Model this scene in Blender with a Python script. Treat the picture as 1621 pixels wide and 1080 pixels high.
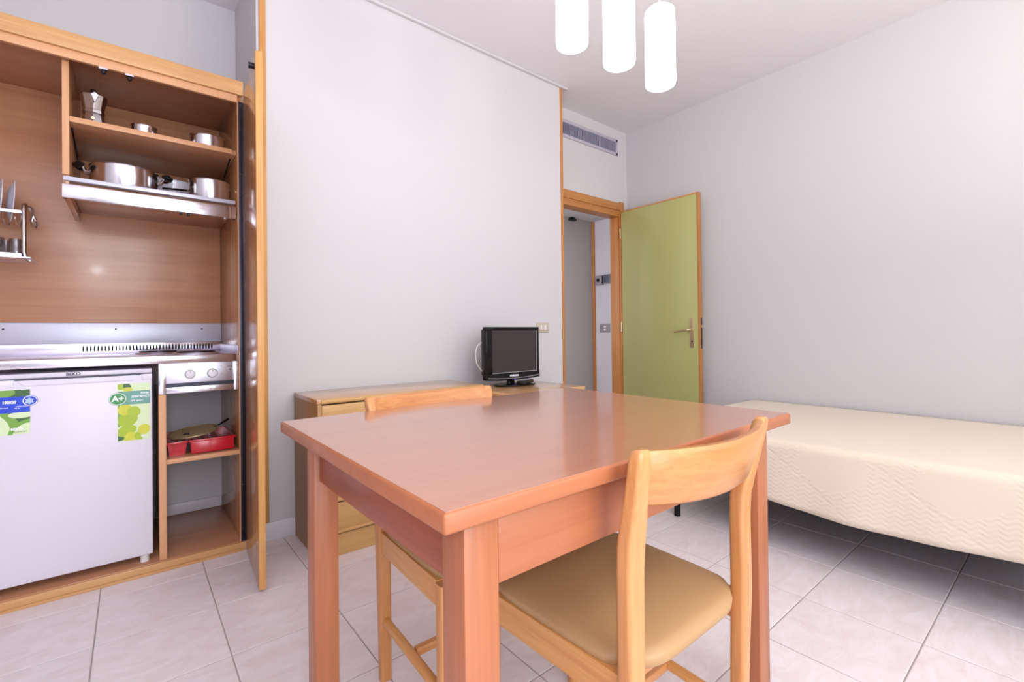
import bpy, bmesh, math, random
from mathutils import Vector, Matrix
random.seed(7)
PI = math.pi
scene = bpy.context.scene
for o in list(bpy.data.objects): bpy.data.objects.remove(o)
COL = scene.collection

# ------------------------------------------------------------------ camera, world, light, exposure
cam_d = bpy.data.cameras.new('camera'); cam = bpy.data.objects.new('camera', cam_d); COL.objects.link(cam)
yaw, pit, rol = math.radians(50.8845), math.radians(0.3938), math.radians(-0.6552)
a_ = Vector((math.cos(yaw)*math.cos(pit), math.sin(yaw)*math.cos(pit), math.sin(pit)))
r_ = Vector((math.sin(yaw), -math.cos(yaw), 0)); u_ = r_.cross(a_)
r2 = r_*math.cos(rol) + u_*math.sin(rol); u2 = -r_*math.sin(rol) + u_*math.cos(rol)
M = Matrix(((r2.x, u2.x, -a_.x, 0), (r2.y, u2.y, -a_.y, 0), (r2.z, u2.z, -a_.z, 1.0), (0, 0, 0, 1)))
cam.matrix_world = M
cam_d.sensor_fit = 'HORIZONTAL'; cam_d.sensor_width = 36.0
cam_d.lens = 739.285*36/1621; cam_d.shift_y = (522.861-540)/1621
cam_d.clip_start = 0.01; cam_d.clip_end = 100
scene.camera = cam

world = bpy.data.worlds.new('world'); scene.world = world; world.use_nodes = True
bg = world.node_tree.nodes['Background']
bg.inputs[0].default_value = (0.80, 0.86, 1.0, 1); bg.inputs[1].default_value = 1.2

def area(name, loc, target, sx, sy, power, color):
    l = bpy.data.lights.new(name, 'AREA'); l.shape = 'RECTANGLE'; l.size = sx; l.size_y = sy
    l.energy = power; l.color = color
    o = bpy.data.objects.new(name, l); COL.objects.link(o); o.location = loc
    o.rotation_euler = (Vector(target)-Vector(loc)).to_track_quat('-Z', 'Y').to_euler()
    return o
# daylight through the two windows in the wall behind the camera
area('window_daylight', (2.2, -1.62, 1.55), (2.0, 3, 1.25), 1.9, 1.5, 20, (1.0, 0.94, 0.82))
area('window_daylight', (0.35, -1.62, 1.2), (0.20, 3, 0.8), 1.45, 2.1, 56, (0.93, 0.96, 1.0))
# two fill lights added behind the camera, aimed up at the ceiling
area('bounce_fill', (-0.25, -1.15, 1.45), (-0.25, -1.15, 2.9), 0.4, 0.4, 62, (0.90, 0.94, 1.0))
area('bounce_fill', (1.8, -1.15, 1.45), (1.8, -1.15, 2.9), 0.4, 0.4, 47, (1.0, 0.95, 0.81))
# the flash on the camera
fl = bpy.data.lights.new('camera_flash', 'POINT'); fl.energy = 13; fl.color = (0.80, 0.88, 1.0); fl.shadow_soft_size = 0.06
flo = bpy.data.objects.new('camera_flash', fl); COL.objects.link(flo); flo.location = (-0.06, -0.08, 1.07)
# fill light added at the hidden left end of the hallway
area('hall_fill', (1.75, 3.35, 1.5), (4.5, 3.6, 1.2), 0.8, 1.6, 40, (0.92, 0.92, 1.0))

vs = scene.view_settings
scene.display_settings.display_device = 'sRGB'
vs.view_transform = 'Standard'; vs.look = 'None'; vs.gamma = 1.0; vs.use_curve_mapping = False
vs.exposure = 0.09

# ------------------------------------------------------------------ materials
def lin(c):
    return tuple((x/255/12.92 if x/255 <= 0.04045 else ((x/255+0.055)/1.055)**2.4) for x in c) + (1,)
def base(name):
    m = bpy.data.materials.new(name); m.use_nodes = True
    nt = m.node_tree; b = nt.nodes['Principled BSDF']
    return m, nt, b
def mat(name, rgb, rough=0.5, metal=0.0, var=0.0, vscale=3.0, bump=0.0, bscale=200.0, spec=0.5, coat=0.0):
    m, nt, b = base(name)
    b.inputs['Base Color'].default_value = lin(rgb); b.inputs['Roughness'].default_value = rough
    b.inputs['Metallic'].default_value = metal; b.inputs['Specular IOR Level'].default_value = spec
    b.inputs['Coat Weight'].default_value = coat; b.inputs['Coat Roughness'].default_value = 0.1
    tc = nt.nodes.new('ShaderNodeTexCoord')
    n = nt.nodes.new('ShaderNodeTexNoise'); n.inputs['Scale'].default_value = vscale; n.inputs['Detail'].default_value = 3
    nt.links.new(tc.outputs['Object'], n.inputs['Vector'])
    mx = nt.nodes.new('ShaderNodeMix'); mx.data_type = 'RGBA'
    c = lin(rgb); k = 1-max(var, 0.015)
    mx.inputs[6].default_value = (c[0]*k, c[1]*k, c[2]*k, 1); mx.inputs[7].default_value = c
    nt.links.new(n.outputs['Fac'], mx.inputs[0]); nt.links.new(mx.outputs[2], b.inputs['Base Color'])
    if bump:
        n2 = nt.nodes.new('ShaderNodeTexNoise'); n2.inputs['Scale'].default_value = bscale; n2.inputs['Detail'].default_value = 3
        nt.links.new(tc.outputs['Object'], n2.inputs['Vector'])
        bp = nt.nodes.new('ShaderNodeBump'); bp.inputs['Strength'].default_value = bump; bp.inputs['Distance'].default_value = 0.002
        nt.links.new(n2.outputs['Fac'], bp.inputs['Height']); nt.links.new(bp.outputs['Normal'], b.inputs['Normal'])
    return m
def wood(name, dark, light, axis='X', rough=0.35, coat=0.0, fine=1.0, contrast=1.0, figure=0.0):
    """grain runs along `axis` of the object"""
    m, nt, b = base(name)
    N, L = nt.nodes, nt.links
    tc = N.new('ShaderNodeTexCoord'); mp = N.new('ShaderNodeMapping')
    s = {'X': (1.2, 26, 26), 'Y': (26, 1.2, 26), 'Z': (26, 26, 1.2)}[axis]
    mp.inputs['Scale'].default_value = tuple(v*fine for v in s)
    L.new(tc.outputs['Object'], mp.inputs['Vector'])
    n1 = N.new('ShaderNodeTexNoise'); n1.inputs['Scale'].default_value = 1.0; n1.inputs['Detail'].default_value = 5; n1.inputs['Roughness'].default_value = 0.6
    n1.inputs['Distortion'].default_value = 0.6 + figure
    L.new(mp.outputs[0], n1.inputs['Vector'])
    mp2 = N.new('ShaderNodeMapping'); mp2.inputs['Scale'].default_value = tuple(v*fine*6 for v in s)
    L.new(tc.outputs['Object'], mp2.inputs['Vector'])
    n2 = N.new('ShaderNodeTexNoise'); n2.inputs['Scale'].default_value = 1.0; n2.inputs['Detail'].default_value = 2
    L.new(mp2.outputs[0], n2.inputs['Vector'])
    ad = N.new('ShaderNodeMath'); ad.operation = 'MULTIPLY_ADD'; ad.inputs[1].default_value = 0.35
    L.new(n2.outputs['Fac'], ad.inputs[0]); L.new(n1.outputs['Fac'], ad.inputs[2])
    rp = N.new('ShaderNodeValToRGB')
    w = 0.22/contrast
    rp.color_ramp.elements[0].position = 0.67-w; rp.color_ramp.elements[0].color = lin(dark)
    rp.color_ramp.elements[1].position = 0.67+w; rp.color_ramp.elements[1].color = lin(light)
    L.new(ad.outputs[0], rp.inputs['Fac']); L.new(rp.outputs['Color'], b.inputs['Base Color'])
    b.inputs['Roughness'].default_value = rough
    b.inputs['Coat Weight'].default_value = coat; b.inputs['Coat Roughness'].default_value = 0.12
    bp = N.new('ShaderNodeBump'); bp.inputs['Strength'].default_value = 0.06; bp.inputs['Distance'].default_value = 0.001
    L.new(n2.outputs['Fac'], bp.inputs['Height']); L.new(bp.outputs['Normal'], b.inputs['Normal'])
    return m
def brushed(name, rgb, rough=0.25, axis='X'):
    m, nt, b = base(name)
    N, L = nt.nodes, nt.links
    b.inputs['Base Color'].default_value = lin(rgb); b.inputs['Metallic'].default_value = 1.0
    tc = N.new('ShaderNodeTexCoord'); mp = N.new('ShaderNodeMapping')
    mp.inputs['Scale'].default_value = {'X': (3, 300, 300), 'Z': (300, 300, 3)}[axis]
    L.new(tc.outputs['Object'], mp.inputs['Vector'])
    n = N.new('ShaderNodeTexNoise'); n.inputs['Scale'].default_value = 1; n.inputs['Detail'].default_value = 2
    L.new(mp.outputs[0], n.inputs['Vector'])
    mr = N.new('ShaderNodeMapRange'); mr.inputs[3].default_value = rough*0.75; mr.inputs[4].default_value = rough*1.25
    L.new(n.outputs['Fac'], mr.inputs[0]); L.new(mr.outputs[0], b.inputs['Roughness'])
    return m
def tile_material():
    m, nt, b = base('floor_tile')
    N, L = nt.nodes, nt.links
    tc = N.new('ShaderNodeTexCoord'); oi = N.new('ShaderNodeObjectInfo')
    ad = N.new('ShaderNodeVectorMath'); ad.operation = 'MULTIPLY_ADD'; ad.inputs[1].default_value = (7.3, 5.9, 3.1)
    cb = N.new('ShaderNodeCombineXYZ')
    L.new(oi.outputs['Random'], cb.inputs[0]); L.new(oi.outputs['Random'], cb.inputs[1])
    L.new(cb.outputs[0], ad.inputs[0]); L.new(tc.outputs['Object'], ad.inputs[2])
    mp = N.new('ShaderNodeMapping'); mp.inputs['Scale'].default_value = (8, 17, 8); L.new(ad.outputs[0], mp.inputs['Vector'])
    n1 = N.new('ShaderNodeTexNoise'); n1.inputs['Scale'].default_value = 1; n1.inputs['Detail'].default_value = 7; n1.inputs['Distortion'].default_value = 1.2; n1.inputs['Roughness'].default_value = 0.62
    L.new(mp.outputs[0], n1.inputs['Vector'])
    rp = N.new('ShaderNodeValToRGB'); e = rp.color_ramp.elements
    e[0].position = 0.16; e[0].color = lin((216, 199, 196)); e[1].position = 0.56; e[1].color = lin((229, 218, 221))
    x = e.new(0.72); x.color = lin((234, 224, 229))
    L.new(n1.outputs['Fac'], rp.inputs['Fac'])
    hs = N.new('ShaderNodeHueSaturation')
    mr = N.new('ShaderNodeMapRange'); mr.inputs[3].default_value = 0.96; mr.inputs[4].default_value = 1.02
    L.new(oi.outputs['Random'], mr.inputs[0]); L.new(mr.outputs[0], hs.inputs['Value'])
    L.new(rp.outputs['Color'], hs.inputs['Color']); L.new(hs.outputs['Color'], b.inputs['Base Color'])
    b.inputs['Roughness'].default_value = 0.38
    return m
def coverlet_material():
    m, nt, b = base('quilted_cotton')
    N, L = nt.nodes, nt.links
    b.inputs['Base Color'].default_value = lin((224, 209, 190)); b.inputs['Roughness'].default_value = 0.85
    b.inputs['Sheen Weight'].default_value = 0.2
    uv = N.new('ShaderNodeUVMap'); sp = N.new('ShaderNodeSeparateXYZ'); L.new(uv.outputs[0], sp.inputs[0])
    def math_(op, a=None, b_=None, c=None):
        n = N.new('ShaderNodeMath'); n.operation = op
        for i, v in enumerate((a, b_, c)):
            if v is None: continue
            if isinstance(v, (int, float)): n.inputs[i].default_value = v
            else: L.new(v, n.inputs[i])
        return n.outputs[0]
    U, V = sp.outputs[0], sp.outputs[1]
    # wavy rows
    z = math_('MULTIPLY', math_('SINE', math_('MULTIPLY', U, 2*PI/0.045)), 0.005)
    rows = math_('SINE', math_('MULTIPLY', math_('ADD', V, z), 2*PI/0.0165))
    rows = math_('MULTIPLY', math_('ADD', rows, 1.0), 0.5)
    # diagonal quilting lines making diamonds
    d1 = math_('PINGPONG', math_('ADD', U, math_('MULTIPLY', V, 1.5)), 0.20)
    d2 = math_('PINGPONG', math_('SUBTRACT', U, math_('MULTIPLY', V, 1.5)), 0.20)
    dm = math_('MINIMUM', d1, d2)
    line = math_('SMOOTH_MIN', math_('MULTIPLY', dm, 60.0), 1.0, 0.2)
    # alternate diamonds are plain
    sel = math_('MULTIPLY', math_('SINE', math_('MULTIPLY', math_('ADD', U, math_('MULTIPLY', V, 1.5)), PI/0.4)),
                math_('SINE', math_('MULTIPLY', math_('SUBTRACT', U, math_('MULTIPLY', V, 1.5)), PI/0.4)))
    sel = math_('GREATER_THAN', sel, -0.25)
    h = math_('ADD', math_('MULTIPLY', math_('MULTIPLY', rows, sel), 0.6), math_('MULTIPLY', line, 0.8))
    n = N.new('ShaderNodeTexNoise'); n.inputs['Scale'].default_value = 6; n.inputs['Detail'].default_value = 4
    tc = N.new('ShaderNodeTexCoord'); L.new(tc.outputs['Object'], n.inputs['Vector'])
    h = math_('ADD', h, math_('MULTIPLY', n.outputs['Fac'], 1.6))
    bp = N.new('ShaderNodeBump'); bp.inputs['Strength'].default_value = 0.42; bp.inputs['Distance'].default_value = 0.003
    L.new(h, bp.inputs['Height']); L.new(bp.outputs['Normal'], b.inputs['Normal'])
    return m
def emit(name, rgb, strength):
    m, nt, b = base(name)
    b.inputs['Base Color'].default_value = lin(rgb)
    b.inputs['Emission Color'].default_value = lin(rgb); b.inputs['Emission Strength'].default_value = strength
    return m
def thin_glass(name, tint=(245, 250, 250), gloss=0.12, rough=0.02):
    m, nt, b = base(name)
    N, L = nt.nodes, nt.links
    t = N.new('ShaderNodeBsdfTransparent'); t.inputs[0].default_value = lin(tint)
    g = N.new('ShaderNodeBsdfGlossy'); g.inputs['Roughness'].default_value = rough
    fr = N.new('ShaderNodeLayerWeight'); fr.inputs[0].default_value = 0.25
    mr = N.new('ShaderNodeMapRange'); mr.inputs[3].default_value = gloss*0.5; mr.inputs[4].default_value = min(1, gloss*4)
    L.new(fr.outputs['Facing'], mr.inputs[0])
    mx = N.new('ShaderNodeMixShader'); L.new(mr.outputs[0], mx.inputs[0]); L.new(t.outputs[0], mx.inputs[1]); L.new(g.outputs[0], mx.inputs[2])
    L.new(mx.outputs[0], N['Material Output'].inputs['Surface'])
    return m

WALL = mat('white_plaster', (210, 206, 209), 0.9, var=0.02, vscale=1.2, bump=0.05, bscale=60)
CEIL = mat('ceiling_paint', (230, 224, 229), 0.95, var=0.02, vscale=0.8)
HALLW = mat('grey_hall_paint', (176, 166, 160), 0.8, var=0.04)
GROUT = mat('grout', (168, 156, 152), 0.9, var=0.1, vscale=20)
BASEB = mat('baseboard_ceramic', (222, 214, 220), 0.35, var=0.03)
TILE = tile_material()
OAK_X = wood('honey_oak_x', (192, 138, 86), (216, 168, 114), 'X', 0.4)
OAK_Z = wood('honey_oak_z', (196, 136, 74), (220, 166, 102), 'Z', 0.4)
OAK_Y = wood('honey_oak_y', (196, 138, 78), (220, 168, 106), 'Y', 0.4)
TRIM_Z = wood('casing_wood_z', (176, 112, 56), (200, 138, 78), 'Z', 0.4)
TRIM_X = wood('casing_wood_x', (176, 112, 56), (200, 138, 78), 'X', 0.4)
BACK_X = wood('glossy_laminate_x', (182, 124, 92), (204, 148, 112), 'X', 0.30, coat=0.25, fine=0.5, contrast=0.8)
BACK_Y = wood('glossy_laminate_y', (178, 118, 80), (198, 142, 100), 'Y', 0.25, coat=0.3, fine=0.6, contrast=0.8)
BACK_Z = wood('glossy_laminate_z', (166, 108, 66), (190, 134, 86), 'Z', 0.22, coat=0.3, fine=0.6, contrast=0.8)
PEACH_Z = wood('edge_band_z', (206, 146, 104), (222, 168, 124), 'Z', 0.45)
PEACH_X = wood('edge_band_x', (206, 146, 104), (222, 168, 124), 'X', 0.45)
CHERRY_X = wood('cherry_table_x', (172, 108, 78), (184, 122, 90), 'X', 0.30, coat=1.0, fine=1.1, contrast=0.6)
CHERRY_A = wood('cherry_apron_x', (162, 92, 58), (182, 110, 72), 'X', 0.4, coat=0.05, fine=0.9, contrast=0.7)
CHERRY_SHADE_Y = wood('cherry_shaded_y', (140, 62, 32), (160, 78, 44), 'Y', 0.35, coat=0.15, fine=0.8)  # side aprons: darker cherry, the shade on those faces put into the colour
CHERRY_Z = wood('cherry_table_z', (160, 92, 58), (184, 113, 75), 'Z', 0.38, coat=0.1, fine=0.8)
ASH_X = wood('golden_ash_x', (190, 120, 66), (212, 147, 90), 'X', 0.32, coat=0.2, fine=1.3, figure=0.6)
ASH_Y = wood('golden_ash_y', (204, 138, 74), (226, 166, 102), 'Y', 0.35, coat=0.15, fine=1.2)
ASH_Z = wood('golden_ash_z', (194, 126, 70), (216, 154, 96), 'Z', 0.32, coat=0.2, fine=1.3, figure=0.4)
DRES_X = wood('dresser_oak_x', (190, 142, 84), (212, 168, 108), 'X', 0.4)
DRES_TOP = wood('dresser_top_x', (192, 142, 90), (210, 164, 112), 'X', 0.28, coat=0.9, contrast=0.7)
DRES_Z = wood('dresser_side_z', (162, 120, 72), (180, 138, 88), 'Z', 0.42)
GREEN = mat('green_laminate', (186, 186, 120), 0.28, var=0.05, vscale=1.5, coat=0.3)
SEAT = mat('tan_leatherette', (184, 143, 98), 0.5, var=0.05, vscale=6, bump=0.12, bscale=350)
STEEL = brushed('brushed_steel', (226, 224, 238), 0.34)
STEEL_S = brushed('polished_steel', (226, 223, 232), 0.18)
SPLASH = mat('pale_steel_sheet', (204, 202, 218), 0.35, metal=0.3)
CHROME = mat('chrome', (214, 212, 216), 0.07, metal=1.0)
ALU = mat('cast_aluminium', (205, 202, 206), 0.2, metal=1.0)
BRASS = mat('satin_brass', (222, 202, 164), 0.4, metal=1.0)
BLACK = mat('black_plastic', (22, 20, 24), 0.25)
GLOSSBLK = mat('piano_black_plastic', (12, 10, 13), 0.14, spec=0.25)
DARKM = mat('dark_metal', (52, 48, 58), 0.3, metal=0.8)
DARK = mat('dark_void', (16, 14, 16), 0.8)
SCREEN = mat('tv_screen', (50, 42, 42), 0.18)
WHITE = mat('white_enamel', (224, 217, 230), 0.3)
WHITEP = mat('white_plastic', (232, 228, 232), 0.4)
CHINA = mat('white_china', (228, 226, 238), 0.15, coat=0.4)
BEIGE = mat('beige_plastic', (196, 184, 164), 0.4)
GREYP = mat('grey_plastic', (150, 146, 148), 0.4)
GREYD = mat('grey_device', (128, 126, 132), 0.4)
VENT = mat('vent_aluminium', (196, 190, 204), 0.45, metal=0.2)
VENTD = mat('vent_shadow_grey', (92, 92, 108), 0.6)
VENTL = mat('vent_louvre_grey', (150, 148, 168), 0.5)
RED = mat('red_plastic', (196, 22, 40), 0.22, coat=0.3)
OLIVE = mat('oiled_mesh', (178, 152, 114), 0.4, metal=0.5)
INK = mat('dark_ink', (70, 64, 92), 0.5)
PWHITE = mat('print_white', (244, 244, 248), 0.5)
PBLUE = mat('print_blue', (28, 66, 208), 0.4)
PTEAL = mat('print_teal', (112, 166, 150), 0.4, var=0.15, vscale=30)
PGREEN = mat('print_green', (66, 156, 84), 0.4, var=0.3, vscale=40)
PDARKG = mat('print_dark_green', (66, 110, 52), 0.4, var=0.4, vscale=40)
PLEAF = mat('print_leaf_green', (176, 200, 40), 0.4, var=0.2, vscale=50)
PLEAF2 = mat('print_leaf_yellow', (216, 216, 60), 0.4, var=0.2, vscale=50)
PLIME = mat('print_lime', (128, 178, 74), 0.4, var=0.3, vscale=60)
PPALE = mat('print_pale_green', (220, 236, 190), 0.4, var=0.1, vscale=50)
PSKY = mat('print_pale_blue', (180, 200, 236), 0.4, var=0.1)
LEDBLUE = mat('blue_indicator', (90, 70, 230), 0.3)
OPAL = emit('lit_opal_glass', (255, 250, 246), 9.0)
GLASSW = thin_glass('window_glass', gloss=0.08)
TUMBLER = thin_glass('tumbler_glass', tint=(226, 226, 232), gloss=0.22, rough=0.03)
COVER = coverlet_material()
MATTR = mat('mattress_ticking', (226, 222, 214), 0.9)
FOAM = mat('cord_white', (230, 224, 224), 0.5)

# ------------------------------------------------------------------ mesh helpers
class MB:
    def __init__(s): s.bm = bmesh.new()
    def box(s, x0, x1, y0, y1, z0, z1, bev=0.0, seg=2):
        r = bmesh.ops.create_cube(s.bm, size=1.0)
        vs_ = r['verts']
        for v in vs_:
            v.co = Vector(((x0+x1)/2+v.co.x*(x1-x0), (y0+y1)/2+v.co.y*(y1-y0), (z0+z1)/2+v.co.z*(z1-z0)))
        if bev > 0:
            bev = min(bev, 0.45*min(abs(x1-x0), abs(y1-y0), abs(z1-z0)))
            es = list({e for v in vs_ for e in v.link_edges})
            bmesh.ops.bevel(s.bm, geom=es, offset=bev, segments=seg, affect='EDGES', profile=0.5)
        return s
    def tube(s, pts, r, n=10, cap=True, closed=False):
        pts = [Vector(p) for p in pts]; rings = []
        rr = r if isinstance(r, (list, tuple)) else [r]*len(pts)
        prev = None
        for i, p in enumerate(pts):
            if closed: d = pts[(i+1) % len(pts)]-pts[i-1]
            else: d = (pts[min(i+1, len(pts)-1)]-pts[max(i-1, 0)])
            d.normalize()
            if prev is None:
                up = Vector((0, 0, 1)) if abs(d.z) < 0.9 else Vector((1, 0, 0))
                a = d.cross(up).normalized()
            else:
                a = (prev-d*prev.dot(d)).normalized()
            prev = a; b = d.cross(a)
            rings.append([s.bm.verts.new(p+(a*math.cos(2*PI*k/n)+b*math.sin(2*PI*k/n))*rr[i]) for k in range(n)])
        m = len(rings)
        for i in range(m if closed else m-1):
            A, B = rings[i], rings[(i+1) % m]
            for k in range(n): s.bm.faces.new((A[k], A[(k+1) % n], B[(k+1) % n], B[k]))
        if cap and not closed:
            s.bm.faces.new(rings[0][::-1]); s.bm.faces.new(rings[-1])
        return s
    def lathe(s, prof, c, n=32, axis='Z'):
        c = Vector(c); rings = []
        for (r, h) in prof:
            ring = []
            if r < 1e-6: r = 1e-5
            for k in range(n):
                x, y = r*math.cos(2*PI*k/n), r*math.sin(2*PI*k/n)
                v = {'Z': (x, y, h), 'X': (h, x, y), 'Y': (x, h, y)}[axis]
                ring.append(s.bm.verts.new(c+Vector(v)))
            rings.append(ring)
        for A, B in zip(rings, rings[1:]):
            for k in range(n): s.bm.faces.new((A[k], A[(k+1) % n], B[(k+1) % n], B[k]))
        s.bm.faces.new(rings[0][::-1]); s.bm.faces.new(rings[-1])
        return s
    def prism(s, poly, h0, h1, plane='XZ'):
        """poly in the plane, extruded along the remaining axis from h0 to h1"""
        f = {'XZ': lambda p, h: (p[0], h, p[1]), 'XY': lambda p, h: (p[0], p[1], h), 'YZ': lambda p, h: (h, p[0], p[1])}[plane]
        A = [s.bm.verts.new(f(p, h0)) for p in poly]; B = [s.bm.verts.new(f(p, h1)) for p in poly]
        n = len(poly)
        s.bm.faces.new(A); s.bm.faces.new(B[::-1])
        for k in range(n): s.bm.faces.new((A[k], B[k], B[(k+1) % n], A[(k+1) % n]))
        return s
    def sweep(s, sections):
        """loft of equal-length closed loops"""
        R = [[s.bm.verts.new(p) for p in sec] for sec in sections]; n = len(R[0])
        for A, B in zip(R, R[1:]):
            for k in range(n): s.bm.faces.new((A[k], A[(k+1) % n], B[(k+1) % n], B[k]))
        s.bm.faces.new(R[0][::-1]); s.bm.faces.new(R[-1])
        return s
    def build(s, name, m, parent=None, smooth=True, angle=0.6, subsurf=0):
        bmesh.ops.recalc_face_normals(s.bm, faces=s.bm.faces)
        if parent is not None:
            off = wloc(parent)
            for v in s.bm.verts: v.co -= off
        me = bpy.data.meshes.new(name); s.bm.to_mesh(me); s.bm.free()
        me.materials.append(m)
        if smooth:
            for p in me.polygons: p.use_smooth = True
            me.set_sharp_from_angle(angle=angle)
        o = bpy.data.objects.new(name, me); COL.objects.link(o)
        if parent is not None: o.parent = parent
        if subsurf:
            md = o.modifiers.new('round', 'SUBSURF'); md.levels = subsurf; md.render_levels = subsurf
        return o
def wloc(o):
    v = Vector((0, 0, 0))
    while o is not None: v += o.location; o = o.parent
    return v
def box(name, m, parent, x0, x1, y0, y1, z0, z1, bev=0.0015, seg=2):
    return MB().box(x0, x1, y0, y1, z0, z1, bev, seg).build(name, m, parent)
def tag(o, label=None, cat=None, group=None, kind=None):
    if label: o['label'] = label
    if cat: o['category'] = cat
    if group: o['group'] = group
    if kind: o['kind'] = kind
    return o
def thing(name, label, cat, loc=(0, 0, 0), group=None, kind=None):
    o = bpy.data.objects.new(name, None); COL.objects.link(o); o.location = loc; o.empty_display_size = 0.05
    return tag(o, label, cat, group, kind)
def struct(o, label, cat): return tag(o, label, cat, kind='structure')
def ellipse(cx, cz, rx, rz, n=28, rot=0.0):
    out = []
    for k in range(n):
        x, z = rx*math.cos(2*PI*k/n), rz*math.sin(2*PI*k/n)
        out.append((cx+x*math.cos(rot)-z*math.sin(rot), cz+x*math.sin(rot)+z*math.cos(rot)))
    return out
def clip_poly(poly, x0, x1, z0, z1):
    for ax, lim, sgn in ((0, x0, 1), (0, x1, -1), (1, z0, 1), (1, z1, -1)):
        out = []
        for i in range(len(poly)):
            p, q = poly[i-1], poly[i]
            ip, iq = (p[ax]-lim)*sgn >= 0, (q[ax]-lim)*sgn >= 0
            if ip != iq:
                t = (lim-p[ax])/(q[ax]-p[ax]); out.append((p[0]+t*(q[0]-p[0]), p[1]+t*(q[1]-p[1])))
            if iq: out.append(q)
        poly = out
        if len(poly) < 3: return []
    return poly
def text(name, body, size, loc, m, parent, rot=(PI/2, 0, 0), align='CENTER', bold=0.0, ext=0.0004, sx=1.0):
    cu = bpy.data.curves.new(name, 'FONT'); cu.body = body; cu.size = size; cu.align_x = align; cu.align_y = 'CENTER'
    cu.extrude = ext; cu.offset = bold; cu.resolution_u = 3
    ob = bpy.data.objects.new(name, cu); COL.objects.link(ob)
    bpy.context.view_layer.update()
    me = bpy.data.meshes.new_from_object(ob.evaluated_get(bpy.context.evaluated_depsgraph_get()))
    bpy.data.objects.remove(ob); bpy.data.curves.remove(cu)
    from mathutils import Euler
    me.transform(Matrix.Translation(Vector(loc)-(wloc(parent) if parent else Vector())) @ Euler(rot).to_matrix().to_4x4() @ Matrix.Diagonal((sx, 1, 1, 1)))
    me.materials.clear(); me.materials.append(m); me.name = name
    o = bpy.data.objects.new(name, me); COL.objects.link(o)
    if parent: o.parent = parent
    return o
def copy_tree(o, parent=None):
    c = o.copy(); COL.objects.link(c)
    if parent is not None: c.parent = parent
    for ch in o.children: copy_tree(ch, c)
    return c

# ------------------------------------------------------------------ room shell
YW, YB, XR, ZC, YN = 2.537, 2.76, 3.68, 2.90, 3.12
fl_o = box('floor', GROUT, None, -1.5, 4.7, -1.6, 4.2, -0.06, -0.0025, 0)
struct(fl_o, 'pale pinkish square ceramic tile floor of the room', 'floor')
S = 0.3405; TX, TY = -0.1020, 2.3830
def tile_mesh(w, d):
    mb = MB(); g = 0.0018
    bm = mb.bm; b_ = 0.0024
    lo = [(-w/2+g, -d/2+g), (w/2-g, -d/2+g), (w/2-g, d/2-g), (-w/2+g, d/2-g)]
    hi = [(-w/2+g+b_, -d/2+g+b_), (w/2-g-b_, -d/2+g+b_), (w/2-g-b_, d/2-g-b_), (-w/2+g+b_, d/2-g-b_)]
    A = [bm.verts.new((x, y, -0.004)) for x, y in lo]; B = [bm.verts.new((x, y, -0.0011)) for x, y in lo]; C = [bm.verts.new((x, y, 0)) for x, y in hi]
    for P, Q in ((A, B), (B, C)):
        for k in range(4): bm.faces.new((P[k], P[(k+1) % 4], Q[(k+1) % 4], Q[k]))
    bm.faces.new(C)
    bmesh.ops.recalc_face_normals(bm, faces=bm.faces)
    me = bpy.data.meshes.new('tile'); bm.to_mesh(me); bm.free(); me.materials.append(TILE); return me
tile_cache = {}
FX0, FX1, FY0, FY1 = -1.4, XR, -1.5, YB
for i in range(-5, 13):
    for j in range(-13, 3):
        x0, x1 = max(TX+i*S, FX0), min(TX+(i+1)*S, FX1)
        y0, y1 = max(TY+j*S, FY0), min(TY+(j+1)*S, FY1)
        if x1-x0 < 0.02 or y1-y0 < 0.02: continue
        if y0 > YW and (x1 < 2.5): continue
        key = (round(x1-x0, 4), round(y1-y0, 4))
        if key not in tile_cache: tile_cache[key] = tile_mesh(*key)
        t = bpy.data.objects.new('tile', tile_cache[key]); COL.objects.link(t)
        t.location = ((x0+x1)/2, (y0+y1)/2, 0); t.parent = fl_o
struct(box('ceiling', CEIL, None, -1.5, 3.78, -1.6, 3.22, ZC, ZC+0.1, 0), 'plain pale mauve painted ceiling', 'ceiling')
struct(box('wall_left', WALL, None, 0.475, 2.56, YW, 3.2, 0, ZC, 0), 'long plain white wall behind the television and the dresser', 'wall')
struct(MB().box(-0.9, 0.475, YN, 3.2, 0, ZC).box(-1.5, -0.9, YW, 3.2, 0, ZC).build('wall_niche', WALL, smooth=False), 'white back wall of the kitchen niche', 'wall')
mb = MB().box(2.56, 2.72, YB, 2.86, 0, ZC).box(2.72, 3.58, YB, 2.86, 2.10, ZC).box(3.58, XR, YB, 2.86, 0, ZC)
struct(mb.build('wall_back', WALL, smooth=False), 'white wall around the doorway with the air vent', 'wall')
struct(box('wall_right', WALL, None, XR, 3.78, -1.6, 2.86, 0, ZC, 0), 'bare white wall along the bed', 'wall')
struct(box('wall_side', WALL, None, -1.5, -1.4, -1.6, YW, 0, ZC, 0), 'white wall at the left of the camera, out of view', 'wall')
WZ0, WZ1 = 0.75, 2.35
mb = MB().box(1.12, XR, -1.6, -1.5, 0, WZ0).box(-1.4, XR, -1.6, -1.5, WZ1, ZC)
for x0, x1 in ((1.12, 1.25), (3.15, XR)): mb.box(x0, x1, -1.6, -1.5, WZ0, WZ1)
mb.box(-1.4, -0.42, -1.6, -1.5, 0, WZ1)
struct(mb.build('wall_front', WALL, smooth=False), 'white window wall behind the camera', 'wall')
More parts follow.
